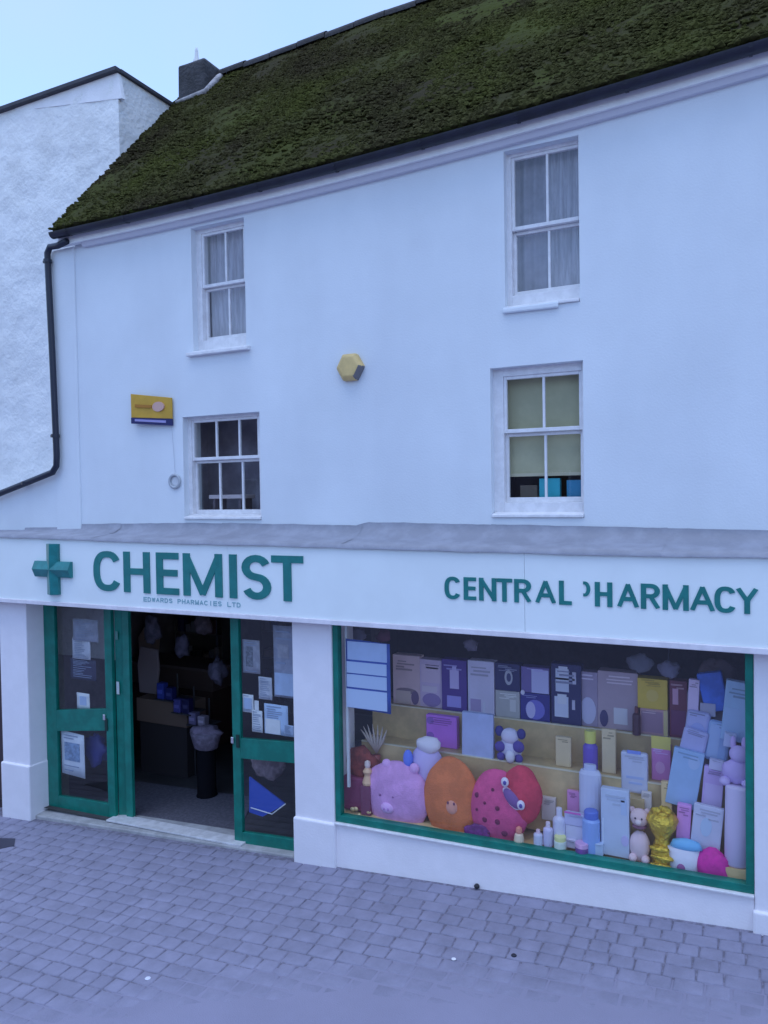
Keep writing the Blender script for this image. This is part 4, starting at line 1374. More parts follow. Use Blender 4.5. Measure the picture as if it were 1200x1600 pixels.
def prints(o, X0, X1, Z0, Z1, Y, items, tilt=0.0, c=None):
    for k, it in enumerate(items):
        u0, v0, u1, v1, col = it[:5]
        nm = it[5] if len(it) > 5 else 'printed_patch'
        b = MB()
        xa, xb, za, zb_ = lerp(X0, X1, u0), lerp(X0, X1, u1), lerp(Z1, Z0, v1), lerp(Z1, Z0, v0)
        y0 = Y - 0.003 - 0.0012 * (k % 4)
        if nm.startswith('round'):
            b.disc(((xa + xb) / 2, (za + zb_) / 2), abs(xb - xa) / 2, abs(zb_ - za) / 2, y0, Y - .0004, 18)
            nm = nm[6:] or 'printed_patch'
        else:
            b.box(xa, xb, y0, Y - .0004, za, zb_)
        if tilt:
            b.rot(c, tilt, 'Y')
        b.build(nm, M(col, 0.45), o)


def carton(px, Y, depth, col, label, zb=None, tilt=0.0, pr=(), name='gift_box', cat='box', group=None, rough=0.45, bev=0.006, var=0.06):
    X0, X1, Z0, Z1 = rect(px, Y)
    if zb is not None:
        Z0 = zb + 0.002
    c = ((X0 + X1) / 2, Y, (Z0 + Z1) / 2)
    b = MB().box(X0, X1, Y, Y + depth, Z0, Z1)
    if tilt:
        b.rot(c, tilt, 'Y')
    o = tag(b.build(name, M(col, rough, var=var, vscale=6), bevel=bev), label, cat, group)
    pr = list(pr)
    k = sum(map(ord, label))
    rr = random.Random(k)
    lum = sum(col) / 3
    ink = tuple(c_ * .45 for c_ in col) if lum > .3 else tuple(min(.6, c_ * 1.5 + .14) for c_ in col)
    vy = rr.uniform(.04, .12)
    for q_ in range(rr.randint(2, 4)):
        w_ = rr.uniform(.25, .7)
        u_ = rr.uniform(.08, .9 - w_)
        pr.append((u_, vy, u_ + w_, vy + rr.uniform(.018, .035), ink, 'printed_line'))
        vy += rr.uniform(.05, .07)
    prints(o, X0, X1, Z0, Z1, Y, pr, tilt, c)
    return o


def bottle(px, Y, col, cap, label, zb=None, prof=None, capprof=None, name='bottle', cat='bottle', group=None, sy=1.0, lab=None, rough=0.35):
    X0, X1, Z0, Z1 = rect(px, Y)
    if zb is not None:
        Z0 = zb + 0.002
    r, h = (X1 - X0) / 2, Z1 - Z0
    prof = prof or [(.92, 0), (1, .02), (1, .66), (.92, .72), (.5, .78)]
    capprof = capprof or [(.46, .775), (.46, .98), (.40, 1.0)]
    c = ((X0 + X1) / 2, Y, Z0)
    o = tag(MB().lathe(c, [(a * r, b_ * h) for a, b_ in prof], 18, sy=sy).build(name, M(col, rough), smooth=False, bevel=0.003), label, cat, group)
    MB().lathe(c, [(a * r, b_ * h) for a, b_ in capprof], 16, sy=sy).build('cap', M(cap, 0.4), o)
    if lab:
        MB().lathe(c, [(r * 1.012, h * lab[0]), (r * 1.012, h * lab[1])], 18, sy=sy * 1.01).build('label', M(lab[2], 0.5), o)
    return o


G1 = 'gift boxes along the top step of the window display'
tone = dict(mauve=(0.42, 0.29, 0.34), lilac=(0.52, 0.46, 0.58), navy=(0.012, 0.012, 0.06), purple=(0.05, 0.02, 0.15), grey=(0.28, 0.26, 0.25), yellow=(0.62, 0.42, 0.05), maroon=(0.13, 0.03, 0.05))
Yt = 0.47
carton((614, 1024, 656, 1108), Yt, .12, (0.50, 0.35, 0.36), 'pinkish beige gift box with a dark curved handset picture, first on the top step', SH2, group=G1,
       pr=[(.12, .66, .88, .78, (0.16, 0.11, 0.13), 'round_printed_patch'), (.68, .70, .96, .98, (0.10, 0.06, 0.12), 'round_printed_patch'), (.1, .72, .66, .98, (0.36, 0.27, 0.24))])
carton((656, 1031, 692, 1112), Yt, .12, (0.40, 0.30, 0.40), 'mauve gift box with a violet rounded picture beside the beige box', SH2, group=G1,
       pr=[(.08, .1, .92, .48, (0.48, 0.36, 0.44)), (.1, .55, .75, .68, (0.55, 0.45, 0.52)), (.12, .70, .9, .98, (0.18, 0.12, 0.26), 'round_printed_patch')])
carton((690, 1031, 729, 1117), Yt - .03, .12, tone['purple'], 'deep purple gift box with a lavender bottle shape on its front', SH2, group=G1,
       pr=[(.34, .2, .70, .56, (0.52, 0.42, 0.66)), (.44, .12, .6, .2, (0.4, 0.33, 0.55)), (.22, .70, .78, .92, (0.22, 0.18, 0.42))])
carton((731, 1033, 772, 1122), Yt - .03, .12, tone['lilac'], 'tall pale lilac gift box with a small dark square low on its front', SH2, group=G1,
       pr=[(.10, .72, .5, .95, (0.24, 0.18, 0.30)), (.58, .76, .66, .96, (0.66, 0.62, 0.74)), (.02, 0, .05, 1, (0.66, 0.62, 0.74))])
o = carton((774, 1080, 812, 1124), Yt - .03, .14, tone['grey'], 'squat olive grey gift box under the navy box', SH2, group=G1, pr=[(.6, .3, .85, .75, (0.36, 0.34, 0.33))])
zt_ = at(790, 1080, Yt - .03).z
carton((773, 1037, 812, 1080), Yt - .02, .12, tone['navy'], 'dark navy gift box with a pale looped ornament, standing on the grey box', zt_, group=G1,
       pr=[(.40, .22, .72, .78, (0.26, 0.25, 0.28), 'round_printed_patch'), (.48, .34, .66, .66, (0.03, 0.03, 0.09), 'round_printed_patch')])
carton((813, 1084, 859, 1127), Yt - .03, .14, (0.018, 0.015, 0.13), 'navy gift box with a round lavender tin picture', SH2, group=G1,
       pr=[(.18, .22, .84, .95, (0.10, 0.09, 0.32), 'round_printed_patch'), (.2, .3, .52, .92, (0.45, 0.40, 0.62), 'round_printed_patch'), (.02, -.1, .16, .08, (0.6, 0.55, 0.66), 'round_bow')])
carton((814, 1043, 858, 1084), Yt - .02, .12, (0.10, 0.07, 0.20), 'violet gift box with a big lilac panel, on top of the navy tin box', at(836, 1084, Yt - .03).z, group=G1,
       pr=[(.38, .08, .98, .98, (0.40, 0.38, 0.58))])
carton((861, 1038, 908, 1131), Yt - .03, .12, tone['navy'], 'black gift box with two pairs of silver white packs in its window', SH2, group=G1,
       pr=[(.16, .08, .60, .46, (0.33, 0.34, 0.42)), (.26, .04, .56, .20, (0.55, 0.55, 0.64)), (.12, .54, .58, .88, (0.45, 0.46, 0.56)), (.22, .50, .52, .66, (0.72, 0.72, 0.80)),
           (.72, .12, .84, .32, (0.30, 0.28, 0.36)), (.70, .58, .80, .74, (0.30, 0.28, 0.36))])
carton((906, 1050, 934, 1134), Yt, .12, (0.22, 0.17, 0.24), 'dull plum gift box with a round silver grey ball on its front', SH2, group=G1, pr=[(.02, .46, .9, .96, (0.33, 0.31, 0.42), 'round_printed_patch')])
carton((934, 1050, 997, 1143), Yt, .14, (0.27, 0.20, 0.24), 'broad mauve brown gift box with a small pale picture low down', SH2, group=G1,
       pr=[(.40, .62, .74, .90, (0.38, 0.36, 0.40)), (.05, .68, .26, .97, (0.04, 0.03, 0.09), 'round_printed_patch')])
carton((1000, 1108, 1044, 1150), Yt - .03, .14, (0.35, 0.20, 0.22), 'rosy brown gift box carrying the yellow box', SH2, group=G1, pr=[(.84, .02, .98, .98, (0.60, 0.48, 0.22)), (.05, .1, .8, .9, (0.22, 0.13, 0.18))])
carton((996, 1061, 1043, 1108), Yt - .04, .14, tone['yellow'], 'golden yellow square gift box on the top step', at(1020, 1108, Yt - .03).z, group=G1, pr=[(.3, .35, .7, .75, (0.66, 0.46, 0.10), 'round_printed_patch')])
carton((1046, 1064, 1074, 1152), Yt - .02, .12, tone['maroon'], 'dark maroon gift box with a pale pink corner, right of the yellow box', SH2, group=G1,
       pr=[(.18, .14, .5, .42, (0.45, 0.24, 0.33)), (.1, .52, .9, .95, (0.12, 0.03, 0.08))])
p = at(990, 1115, Yt - .06)
bottle((988, 1104, 1001, 1146), Yt - .08, (0.05, 0.02, 0.03), (0.10, 0.03, 0.03), 'slim dark bottle in front of the mauve brown box', SH2)

# ---- middle step
Ym = 0.24
carton((666, 1119, 714, 1180), Ym + .05, .07, (0.42, 0.13, 0.50), 'bright magenta purple gift box with small dark marks on the middle step', SH1, pr=[(.02, .06, .26, .3, (0.20, 0.08, 0.30), 'round_printed_patch'), (.02, .55, .26, .75, (0.20, 0.08, 0.30), 'round_printed_patch')])
X0, X1, Z0, Z1 = rect((721, 1118, 770, 1200), .16)
b = MB().hexa([(X0, .16, SH1 - .02), (X1, .16, SH1 - .02), (X1, .22, SH1 - .02), (X0, .22, SH1 - .02), (X0 + .01, .155, Z1), (X1 + .01, .155, Z1), (X1, .21, Z1 + .0), (X0, .21, Z1)])
bmesh.ops.translate(b.bm, vec=(0, 0.0, .022), verts=b.bm.verts[:])
tag(b.build('gift_bag', M((0.46, 0.50, 0.74), 0.6, var=.1, vscale=5), bevel=.01), 'tall pale periwinkle gift bag behind the orange plush', 'bag')
# patterned soft parcel, white and navy
X0, X1, Z0, Z1 = rect((770, 1128, 824, 1193), .2)
cx, cz = (X0 + X1) / 2, (Z0 + Z1) / 2
t = empty('patterned_plush', (cx, .2, SH1), 'white and navy patchwork soft toy on the middle step', 'soft toy')
MB().ball((cx, .22, SH1 + .11), (.11, .06, .11), wob=.15, seed=2).build('body', M((0.60, 0.55, 0.68), .9), t, smooth=True)
MB().ball((cx + .0, .20, SH1 + .235), (.085, .055, .075)).build('head', M((0.62, 0.56, 0.68), .9), t, smooth=True)
for dx, dz_ in ((-.10, .27), (.11, .265)):
    MB().ball((cx + dx, .20, SH1 + dz_), (.042, .03, .05)).build('ear', M((0.03, 0.025, 0.12), .9), t, smooth=True)
for dx, dz_, s in ((-.09, .12, .05), (.09, .14, .055), (-.08, .03, .04), (.09, .03, .04)):
    MB().ball((cx + dx, .175, SH1 + dz_ + .01), (s, .03, s)).build('patch', M((0.06, 0.04, 0.18), .9), t, smooth=True)
MB().ball((cx + .02, .135, SH1 + .06), (.045, .03, .06)).build('tummy_patch', M((0.78, 0.74, 0.82), .9), t, smooth=True)
bottle((911, 1141, 934, 1203), Ym, (0.10, 0.06, 0.30), (0.50, 0.46, 0.10), 'violet bottle with a yellow green cap on the middle step', SH1, prof=[(.9, 0), (1, .04), (1, .6), (.6, .7)], capprof=[(.75, .7), (.8, .98), (.7, 1)])
o = carton((1018, 1165, 1048, 1213), Ym, .08, (0.40, 0.14, 0.32), 'magenta pink parcel with a yellow band on top, right end of the middle step', SH1, pr=[(0, -.26, 1, .1, (0.55, 0.44, 0.10), 'yellow_band'), (.2, .45, .7, .8, (0.52, 0.25, 0.42), 'round_printed_patch')])
carton((970, 1176, 1012, 1240), .135, .06, (0.60, 0.60, 0.74), 'white rounded wash bag with faint blue lettering lines', None, pr=[(.2, .58, .85, .64, (0.40, 0.46, 0.70)), (.3, .72, .8, .77, (0.40, 0.46, 0.70)), (.25, -.05, .75, .03, (0.15, 0.20, 0.50), 'handle')], bev=.02, name='wash_bag', cat='bag')
p = at(990, 1240, .16)
tag(MB().box(p.x - .1, p.x + .1, .06, .146, BED + .02, p.z - .004).build('display_block', GOLD, bevel=.004), 'gold paper block standing under the white wash bag', 'display block')

# ---- front of the window: round plush toys
def plush_round(px, Y, col, label, depth=.09, ears=None, base=BED):
    X0, X1, Z0, Z1 = rect(px, Y)
    cx, cz = (X0 + X1) / 2, (Z0 + Z1) / 2
    t = empty('round_plush', (cx, Y, Z0), label, 'soft toy', 'round plush toys along the front of the window')
    b = MB().ball((cx, Y, cz), ((X1 - X0) / 2, depth, (Z1 - Z0) / 2), 28, 18, wob=.06, seed=cx)
    b.build('body', M(col, 0.95, var=.18, vscale=7, bump=.006, bscale=70), t, smooth=True)
    return t, cx, cz, (X1 - X0) / 2, (Z1 - Z0) / 2


t, cx, cz, rx, rz = plush_round((570, 1189, 672, 1299), -.02, (0.60, 0.30, 0.56), 'large pink round plush with a little snout, left of the orange one')
for s in (-1, 1):
    MB().ball((cx + s * .42 * rx + .05, -.03, cz + .88 * rz), (.05, .03, .05)).build('ear', M((0.62, 0.34, 0.60), .95), t, smooth=True)
MB().ball((cx - .18 * rx, -.10, cz - .28 * rz), (.07, .035, .055)).build('snout', M((0.64, 0.38, 0.66), .95), t, smooth=True)
for dx in (-.022, .022):
    MB().ball((cx - .18 * rx + dx, -.134, cz - .28 * rz), (.010, .008, .014), 8, 6).build('nostril', M((0.30, 0.14, 0.34), .9), t)
for dx in (-.12, .02):
    MB().ball((cx + dx - .02, -.105, cz + .02), (.012, .010, .012), 8, 6).build('eye', M((0.15, 0.06, 0.16), .4), t)
t, cx, cz, rx, rz = plush_round((663, 1184, 750, 1313), -.03, (0.62, 0.17, 0.055), 'orange round plush with a faint face between the pink and spotted ones')
MB().ball((cx + .03, -.108, cz - .04), (.06, .022, .07)).build('face', M((0.50, 0.22, 0.16), .95), t, smooth=True)
for dx in (-.0, .06):
    MB().ball((cx + dx, -.128, cz - .0), (.010, .008, .014), 8, 6).build('eye', M((0.10, 0.03, 0.06), .4), t)
t, cx, cz, rx, rz = plush_round((735, 1204, 826, 1319), -.05, (0.42, 0.055, 0.15), 'red spotted ladybird plush with googly eyes, rightmost of the round toys', depth=.10)
for px, py, s in ((745, 1243, .026), (770, 1234, .016), (758, 1254, .014), (778, 1262, .022), (758, 1280, .026), (778, 1283, .026), (788, 1302, .03), (745, 1265, .016), (762, 1302, .02)):
    q = at(px, py, -.13)
    e = 1 - ((q.x - cx) / rx) ** 2 - ((q.z - cz) / rz) ** 2
    yy = -.05 - .10 * math.sqrt(max(.05, e)) * .97
    MB().ball((q.x, yy, q.z), (s, .014, s), 12, 8).build('spot', M((0.10, 0.012, 0.04), .95), t, smooth=True)
q = at(814, 1246, -.05)
MB().ball((q.x, -.035, q.z + .02), (.185, .10, .265), 24, 16, wob=.08, seed=3).build('head', M((0.40, 0.035, 0.06), .95, var=.2, vscale=8, bump=.006, bscale=70), t, smooth=True)
q = at(800, 1248, -.13)
b = MB().ball((0, 0, 0), (.055, .03, .105))
b.rot((0, 0, 0), -.75, 'Y')
bmesh.ops.translate(b.bm, vec=(q.x, -.125, q.z), verts=b.bm.verts[:])
b.build('face', M((0.13, 0.06, 0.18), .9), t, smooth=True)
b = MB().ball((0, 0, 0), (.066, .022, .118))
b.rot((0, 0, 0), -.75, 'Y')
bmesh.ops.translate(b.bm, vec=(q.x - .006, -.118, q.z - .004), verts=b.bm.verts[:])
b.build('face_rim', M((0.62, 0.50, 0.60), .8), t, smooth=True)
for px, py in ((789, 1222), (814, 1258)):
    q2 = at(px, py, -.15)
    ey = MB().ball((q2.x, -.152, q2.z), (.036, .022, .044)).build('eye', M((0.80, 0.72, 0.82), .4), t, smooth=True)
    MB().ball((q2.x + .004, -.172, q2.z), (.016, .01, .02), 10, 8).build('pupil', M((0.05, 0.04, 0.20), .3), ey, smooth=True)
# lilac toy lying behind the pink one
X0, X1, Z0, Z1 = rect((636, 1155, 702, 1232), .08)
t = empty('lilac_plush', ((X0 + X1) / 2, .08, Z0), 'pale lilac soft toy with a cream cap and blue paw leaning behind the pink plush', 'soft toy')
MB().ball(((X0 + X1) / 2, .06, Z0 + .20), (.17, .07, .24), wob=.15, seed=5).build('body', M((0.52, 0.42, 0.68), .95), t, smooth=True)
MB().ball(((X0 + X1) / 2 + .03, .05, Z1 - .04), (.13, .06, .08), wob=.2).build('cap', M((0.55, 0.50, 0.55), .95), t, smooth=True)
MB().ball((X0 + .05, .0, Z1 - .19), (.05, .04, .09)).build('paw', M((0.12, 0.18, 0.62), .95), t, smooth=True)
# left corner
t = empty('wicker_parcel', (-3.6, -.03, BED), 'dark maroon wrapped gift with gold ribbon in the left corner of the window', 'gift')
X0, X1, Z0, Z1 = rect((536, 1214, 574, 1284), -.04)
MB().box(X0, X1, -.06, .06, BED - .02, Z1).build('parcel', M((0.14, 0.025, 0.06), .5), t, bevel=.02)
b = MB()
for k in range(9):
    px = 536 + k * 5
    q = at(px, 1266 + 8 * math.sin(k * 1.3) + k * 1.2, -.09)
    b.ball(q, (.028, .014, .02), 8, 6)
b.build('ribbon', M((0.55, 0.42, 0.22), .35, metal=.3), t, smooth=True)
X0, X1, Z0, Z1 = rect((541, 1172, 590, 1222), .06)
tag(MB().ball(((X0 + X1) / 2, .05, (Z0 + Z1) / 2 - .03), ((X1 - X0) / 2, .07, (Z1 - Z0) / 2 + .06), wob=.5, seed=8).build('red_bundle', M((0.20, 0.04, 0.03), .8, var=.5, vscale=9), smooth=True),
    'rusty red crumpled bundle above the maroon gift', 'bundle')
bottle((566, 1188, 583, 1226), -.05, (0.55, 0.34, 0.20), (0.62, 0.50, 0.45), 'little gold figurine before the red bundle', at(574, 1226, -.05).z, name='figurine', cat='figurine',
       prof=[(.8, 0), (.9, .1), (.5, .4), (.8, .55), (.4, .7)], capprof=[(.35, .7), (.5, .8), (.45, .95), (.1, 1)])
p = at(574, 1226, -.05)
tag(MB().box(p.x - .05, p.x + .05, -.10, -.0, BED - .02, p.z).build('display_block', M((0.12, .03, .06), .6), bevel=.004), 'small dark red block under the gold figurine', 'display block')
b = MB()
for k in range(7):
    a = k * .35 - 1.2
    q = at(588, 1152, .1)
    b.tube([(q.x, .1, q.z - .16), (q.x + .10 * math.sin(a), .09, q.z - .02), (q.x + .17 * math.sin(a), .07, q.z + .11 * math.cos(a) + .03)], [.006, .016, .003], 6)
t = tag(b.build('dried_grasses', M((0.30, 0.24, 0.20), .9), smooth=True), 'bunch of brownish dried grasses in the left of the window', 'dried flowers')
q = at(588, 1180, .1)
MB().lathe((q.x, .1, SH1 - .60), [(.05, 0), (.07, .1), (.04, .4), (.045, .5)], 12).build('vase', M((0.20, 0.05, 0.04), .4), t, smooth=True)
X0, X1, Z0, Z1 = rect((726, 1288, 768, 1316), -.13)
tag(MB().ball(((X0 + X1) / 2, -.125, (Z0 + Z1) / 2), ((X1 - X0) / 2, .018, (Z1 - Z0) / 2), wob=.3).build('soap_parcel', M((0.13, 0.02, 0.13), .6, var=.5, vscale=12), smooth=True), 'dark purple soft parcel lying before the orange plush', 'parcel')
bottle((803, 1291, 819, 1324), -.135, (0.72, 0.58, 0.42), (0.62, 0.22, 0.16), 'tiny cream and coral figurine at the foot of the ladybird', BED + .02, name='figurine', cat='figurine',
       prof=[(.9, 0), (1, .15), (.8, .5), (.5, .58)], capprof=[(.5, .56), (.65, .7), (.55, .9), (.15, 1)])
# cluster of toiletries
GT = 'pale toiletries crowded in the middle of the window'
bottle((834, 1296, 848, 1332), -.12, (0.50, 0.50, 0.62), (0.62, 0.45, 0.52), 'small pale bottle with a pink ball stopper', BED + .025, group=GT)
bottle((849, 1284, 864, 1336), -.10, (0.52, 0.48, 0.66), (0.60, 0.50, 0.56), 'slender lilac bottle left in the toiletry cluster', BED + .025, group=GT)
bottle((864, 1262, 884, 1334), -.05, (0.62, 0.60, 0.74), (0.66, 0.62, 0.72), 'white round shouldered bottle in the toiletry cluster', BED + .025, group=GT)
bottle((866, 1306, 885, 1340), -.12, (0.42, 0.45, 0.40), (0.55, 0.55, 0.24), 'clear little jar with a yellow green lid', BED + .03, prof=[(.9, 0), (1, .05), (1, .6), (.9, .66)], capprof=[(.95, .66), (.95, .97), (.9, 1)], name='jar', cat='jar', group=GT)
carton((882, 1272, 914, 1312), -.06, .06, (0.56, 0.54, 0.76), 'pale lilac soap box with a magenta top edge', BED + .22, pr=[(0, -.12, .8, .03, (0.36, 0.08, 0.28), 'coloured_edge')], group=GT, name='soap_box')
X0, X1, Z0, Z1 = rect((882, 1272, 914, 1312), -.06)
carton((884, 1312, 900, 1342), -.08, .08, (0.55, 0.50, 0.62), 'small pinkish white carton supporting the soap box', BED + .028, group=GT, name='carton')
tag(MB().box(X0 + .01, X1 - .01, -.055, .02, BED + .025, BED + .22).build('display_block', M((.5, .48, .6), .6)), 'pale lilac block under the soap box', 'display block')
bottle((899, 1316, 920, 1343), -.135, (0.10, 0.04, 0.16), (0.38, 0.22, 0.36), 'small dark purple jar with a plum lid', BED + .03, prof=[(.9, 0), (1, .05), (1, .55), (.9, .6)], capprof=[(1, .6), (1, .95), (.9, 1)], name='jar', cat='jar', group=GT)
bottle((910, 1266, 938, 1338), -.07, (0.24, 0.36, 0.68), (0.06, 0.10, 0.34), 'sky blue bottle with a navy cap', BED + .03, prof=[(.9, 0), (1, .03), (1, .76), (.75, .82)], capprof=[(.8, .82), (.8, .97), (.7, 1)], group=GT)
carton((920, 1318, 942, 1350), -.13, .06, (0.50, 0.60, 0.78), 'short pale blue carton before the tall white box', BED + .03, group=GT, name='carton')
bottle((905, 1194, 940, 1300), .06, (0.60, 0.60, 0.76), (0.50, 0.52, 0.70), 'tall white lotion bottle standing behind the blue bottle', at(922, 1300, .06).z, prof=[(.95, 0), (1, .02), (1, .86), (.8, .92)], capprof=[(.55, .92), (.55, .99), (.5, 1)], sy=.5, group=GT)
p = at(922, 1300, .06)
tag(MB().box(p.x - .09, p.x + .09, .0, .14, BED + .02, p.z).build('display_block', GOLD), 'gold paper block hidden under the tall lotion bottle', 'display block')
carton((939, 1234, 983, 1354), -.08, .07, (0.58, 0.64, 0.80), 'tall white gift box with faint blue print in the middle of the window', BED + .03, pr=[(.72, .12, .92, .36, (0.42, 0.50, 0.68)), (.72, .66, .98, .82, (0.36, 0.32, 0.50), 'round_printed_patch'), (.05, .45, .1, .9, (0.70, 0.76, 0.88))], group=GT)
# teddy
X0, X1, Z0, Z1 = rect((983, 1266, 1016, 1342), -.06)
cx = (X0 + X1) / 2
t = empty('teddy', (cx, -.06, BED + .03), 'beige teddy bear with a dark ribbon beside the gold gift', 'soft toy')
MB().ball((cx, -.05, BED + .03 + .12), (.085, .06, .13), wob=.08).build('body', M((0.46, 0.34, 0.36), .95), t, smooth=True)
MB().ball((cx, -.06, Z1 - .06), (.075, .06, .075)).build('head', M((0.42, 0.30, 0.30), .95), t, smooth=True)
for s in (-1, 1):
    MB().ball((cx + s * .06, -.05, Z1 - .005), (.026, .018, .026), 10, 8).build('ear', M((0.36, 0.25, 0.25), .95), t, smooth=True)
    MB().ball((cx + s * .026, -.118, Z1 - .05), (.008, .006, .009), 8, 6).build('eye', M((.03, .02, .03), .3), t)
    MB().ball((cx + s * .05, -.09, BED + .06), (.035, .05, .035), 10, 8).build('leg', M((0.44, 0.32, 0.34), .95), t, smooth=True)
MB().ball((cx, -.118, Z1 - .08), (.028, .018, .022), 10, 8).build('muzzle', M((0.52, 0.42, 0.42), .95), t, smooth=True)
MB().lathe((cx, -.055, Z1 - .145), [(.05, 0), (.062, .012), (.05, .024)], 12).build('ribbon', M((0.13, 0.05, 0.08), .6), t, smooth=True)
# gold foil gift
X0, X1, Z0, Z1 = rect((1013, 1276, 1057, 1362), -.05)
cx = (X0 + X1) / 2
t = empty('gold_gift', (cx, -.05, BED + .03), 'shiny gold foil gift with crumpled bow', 'gift')
GF = M((0.62, 0.42, 0.04), .28, metal=.65, bump=.03, bscale=26)
zs = BED + .03
MB().lathe((cx, -.05, zs), [(.06, 0), (.085, .03), (.09, .10), (.07, .17), (.055, .22), (.10, .30), (.13, .38), (.10, .43)], 16).build('wrapping', GF, t, smooth=True)
b = MB()
for k in range(14):
    a = k * 2.4
    b.ball((cx + .075 * math.cos(a) * (1 - k / 24), -.07 + .05 * math.sin(a), zs + .33 + .010 * k), (.045, .025, .035), 10, 7, wob=.5, seed=k)
b.build('bow', GF, t, smooth=True)
for k, zz in enumerate((.02, .09, .16)):
    MB().ball((cx - .01 + .02 * (k % 2), -.13, zs + zz), (.085, .03, .022), 12, 8, wob=.5, seed=k + 40).build('ribbon', GF, t, smooth=True)

# ---- right hand group: boxes leaning on the end steps
GRB = 'pale baby gifts stacked at the right end of the window'
carton((1046, 1172, 1094, 1262), .06, .05, (0.32, 0.45, 0.66), 'tilted sky blue box leaning at the left of the baby gifts', None, tilt=.16, group=GRB, pr=[(.52, .06, .9, .3, (0.42, 0.52, 0.72), 'round_printed_patch')])
carton((1098, 1199, 1130, 1262), .06, .05, (0.46, 0.32, 0.58), 'orchid pink box with a paler lower half, right of the sky blue box', None, tilt=.08, group=GRB, pr=[(.1, .42, .98, .96, (0.54, 0.42, 0.66))])
carton((1057, 1258, 1079, 1318), -.02, .06, (0.52, 0.22, 0.48), 'narrow bright pink box under the sky blue box', None, tilt=.05, group=GRB)
carton((1081, 1260, 1128, 1332), -.04, .05, (0.56, 0.55, 0.68), 'white box with a grey oval window', None, tilt=.10, group=GRB, pr=[(.28, .25, .66, .66, (0.30, 0.36, 0.46), 'round_printed_patch')])
carton((1130, 1066, 1178, 1160), .10, .08, (0.30, 0.42, 0.58), 'large dusty blue box high at the right edge', None, tilt=.10, group=GRB, pr=[(.05, .45, .6, .97, (0.36, 0.48, 0.68))])
X0, X1, Z0, Z1 = rect((1131, 1228, 1168, 1354), -.08)
cx = (X0 + X1) / 2
b = MB().lathe((cx, -.08, Z0), [(.06, 0), (.085, .02), (.095, .3), (.105, Z1 - Z0 - .02), (.10, Z1 - Z0)], 18, sy=.5)
b.rot((cx, -.08, Z0), .05, 'Y')
tag(b.build('lotion_tube', M((0.52, 0.44, 0.60), .45), smooth=True), 'tall pinkish lilac tube standing at the right edge of the window', 'tube', GRB)
tag(MB().box(cx - .10, cx + .10, -.12, -.03, BED + .03, Z0 - .001).build('display_block', GOLD), 'low gold block under the lilac tube', 'display block')
# lilac bunny above it
q = at(1150, 1195, -.02)
t = empty('bunny', (q.x, -.02, q.z - .12), 'lilac soft bunny perched above the tall lilac tube', 'soft toy', GRB)
MB().ball((q.x, -.02, q.z - .05), (.10, .06, .10), wob=.2).build('body', M((0.40, 0.30, 0.54), .95), t, smooth=True)
MB().ball((q.x + .02, -.03, q.z + .09), (.07, .05, .07)).build('head', M((0.44, 0.34, 0.58), .95), t, smooth=True)
for s in (-1, 1):
    MB().ball((q.x + .02 + s * .04, -.02, q.z + .17), (.022, .018, .06), 10, 8).build('ear', M((0.42, 0.30, 0.54), .95), t, smooth=True)
    MB().ball((q.x + s * .08, -.05, q.z - .13), (.045, .05, .035), 10, 8).build('leg', M((0.46, 0.36, 0.60), .95), t, smooth=True)
# soft folded packs between the boxes
carton((1070, 1112, 1108, 1168), .16, .07, (0.34, 0.33, 0.52), 'lavender blanket pack with an arched picture, above the tilted sky blue box', None, tilt=.12, group=GRB, bev=.03, name='blanket_pack',
       pr=[(.2, .3, .85, .85, (0.27, 0.29, 0.50), 'round_printed_patch')])
carton((1103, 1128, 1141, 1192), .13, .07, (0.28, 0.38, 0.60), 'bright pale blue blanket pack in the middle of the baby gifts', None, tilt=.14, group=GRB, bev=.03, name='blanket_pack',
       pr=[(.1, .08, .55, .9, (0.36, 0.45, 0.66))])
carton((1075, 1062, 1092, 1116), .20, .06, (0.42, 0.32, 0.44), 'slim mauve pink pack behind the lavender blanket pack', None, tilt=.05, group=GRB)
carton((1064, 1140, 1104, 1182), .11, .05, (0.40, 0.38, 0.60), 'wide pale lilac pack lying across the top of the tilted sky blue box', None, tilt=.22, group=GRB, bev=.02)
# blue bag high
X0, X1, Z0, Z1 = rect((1086, 1046, 1126, 1112), .22)
t = tag(MB().box(X0, X1, .22, .30, Z0, Z1 - .03).rot(((X0 + X1) / 2, .22, Z1), -.22, 'Y').build('gift_bag', M((0.035, 0.10, 0.40), .5, var=.3, vscale=6), bevel=.012), 'royal blue gift bag high among the baby gifts', 'bag', GRB)
MB().box(lerp(X0, X1, .2), lerp(X0, X1, .8), .212, .2195, lerp(Z0, Z1, -.1), lerp(Z0, Z1, .2)).build('printed_patch', M((0.25, 0.23, 0.30), .5), t)
p = at(1105, 1125, .3)
tag(MB().box(p.x - .16, p.x + .22, .31, .44, 1.332, 1.95).build('display_block', M((0.16, 0.13, 0.17), .6)), 'dim plum block behind the blue gift bag', 'display block')
carton((1131, 1146, 1150, 1168), .02, .05, (0.40, 0.42, 0.58), 'small grey blue pack wedged under the dusty blue box', None, tilt=.12, group=GRB)
carton((1033, 1222, 1050, 1272), .07, .05, (0.50, 0.36, 0.18), 'amber card before the gold steps, left of the tilted sky blue box', None, group=GRB)
carton((1002, 1238, 1018, 1274), .09, .04, (0.55, 0.48, 0.46), 'cream card below the white wash bag', None, group=GRB)
carton((886, 1236, 906, 1270), .10, .04, (0.50, 0.20, 0.40), 'rose pink card behind the pale soap box', None, group=GRB)
carton((846, 1246, 868, 1282), .10, .04, (0.52, 0.44, 0.40), 'cream card on the gold step right of the ladybird', None, group=GRB)
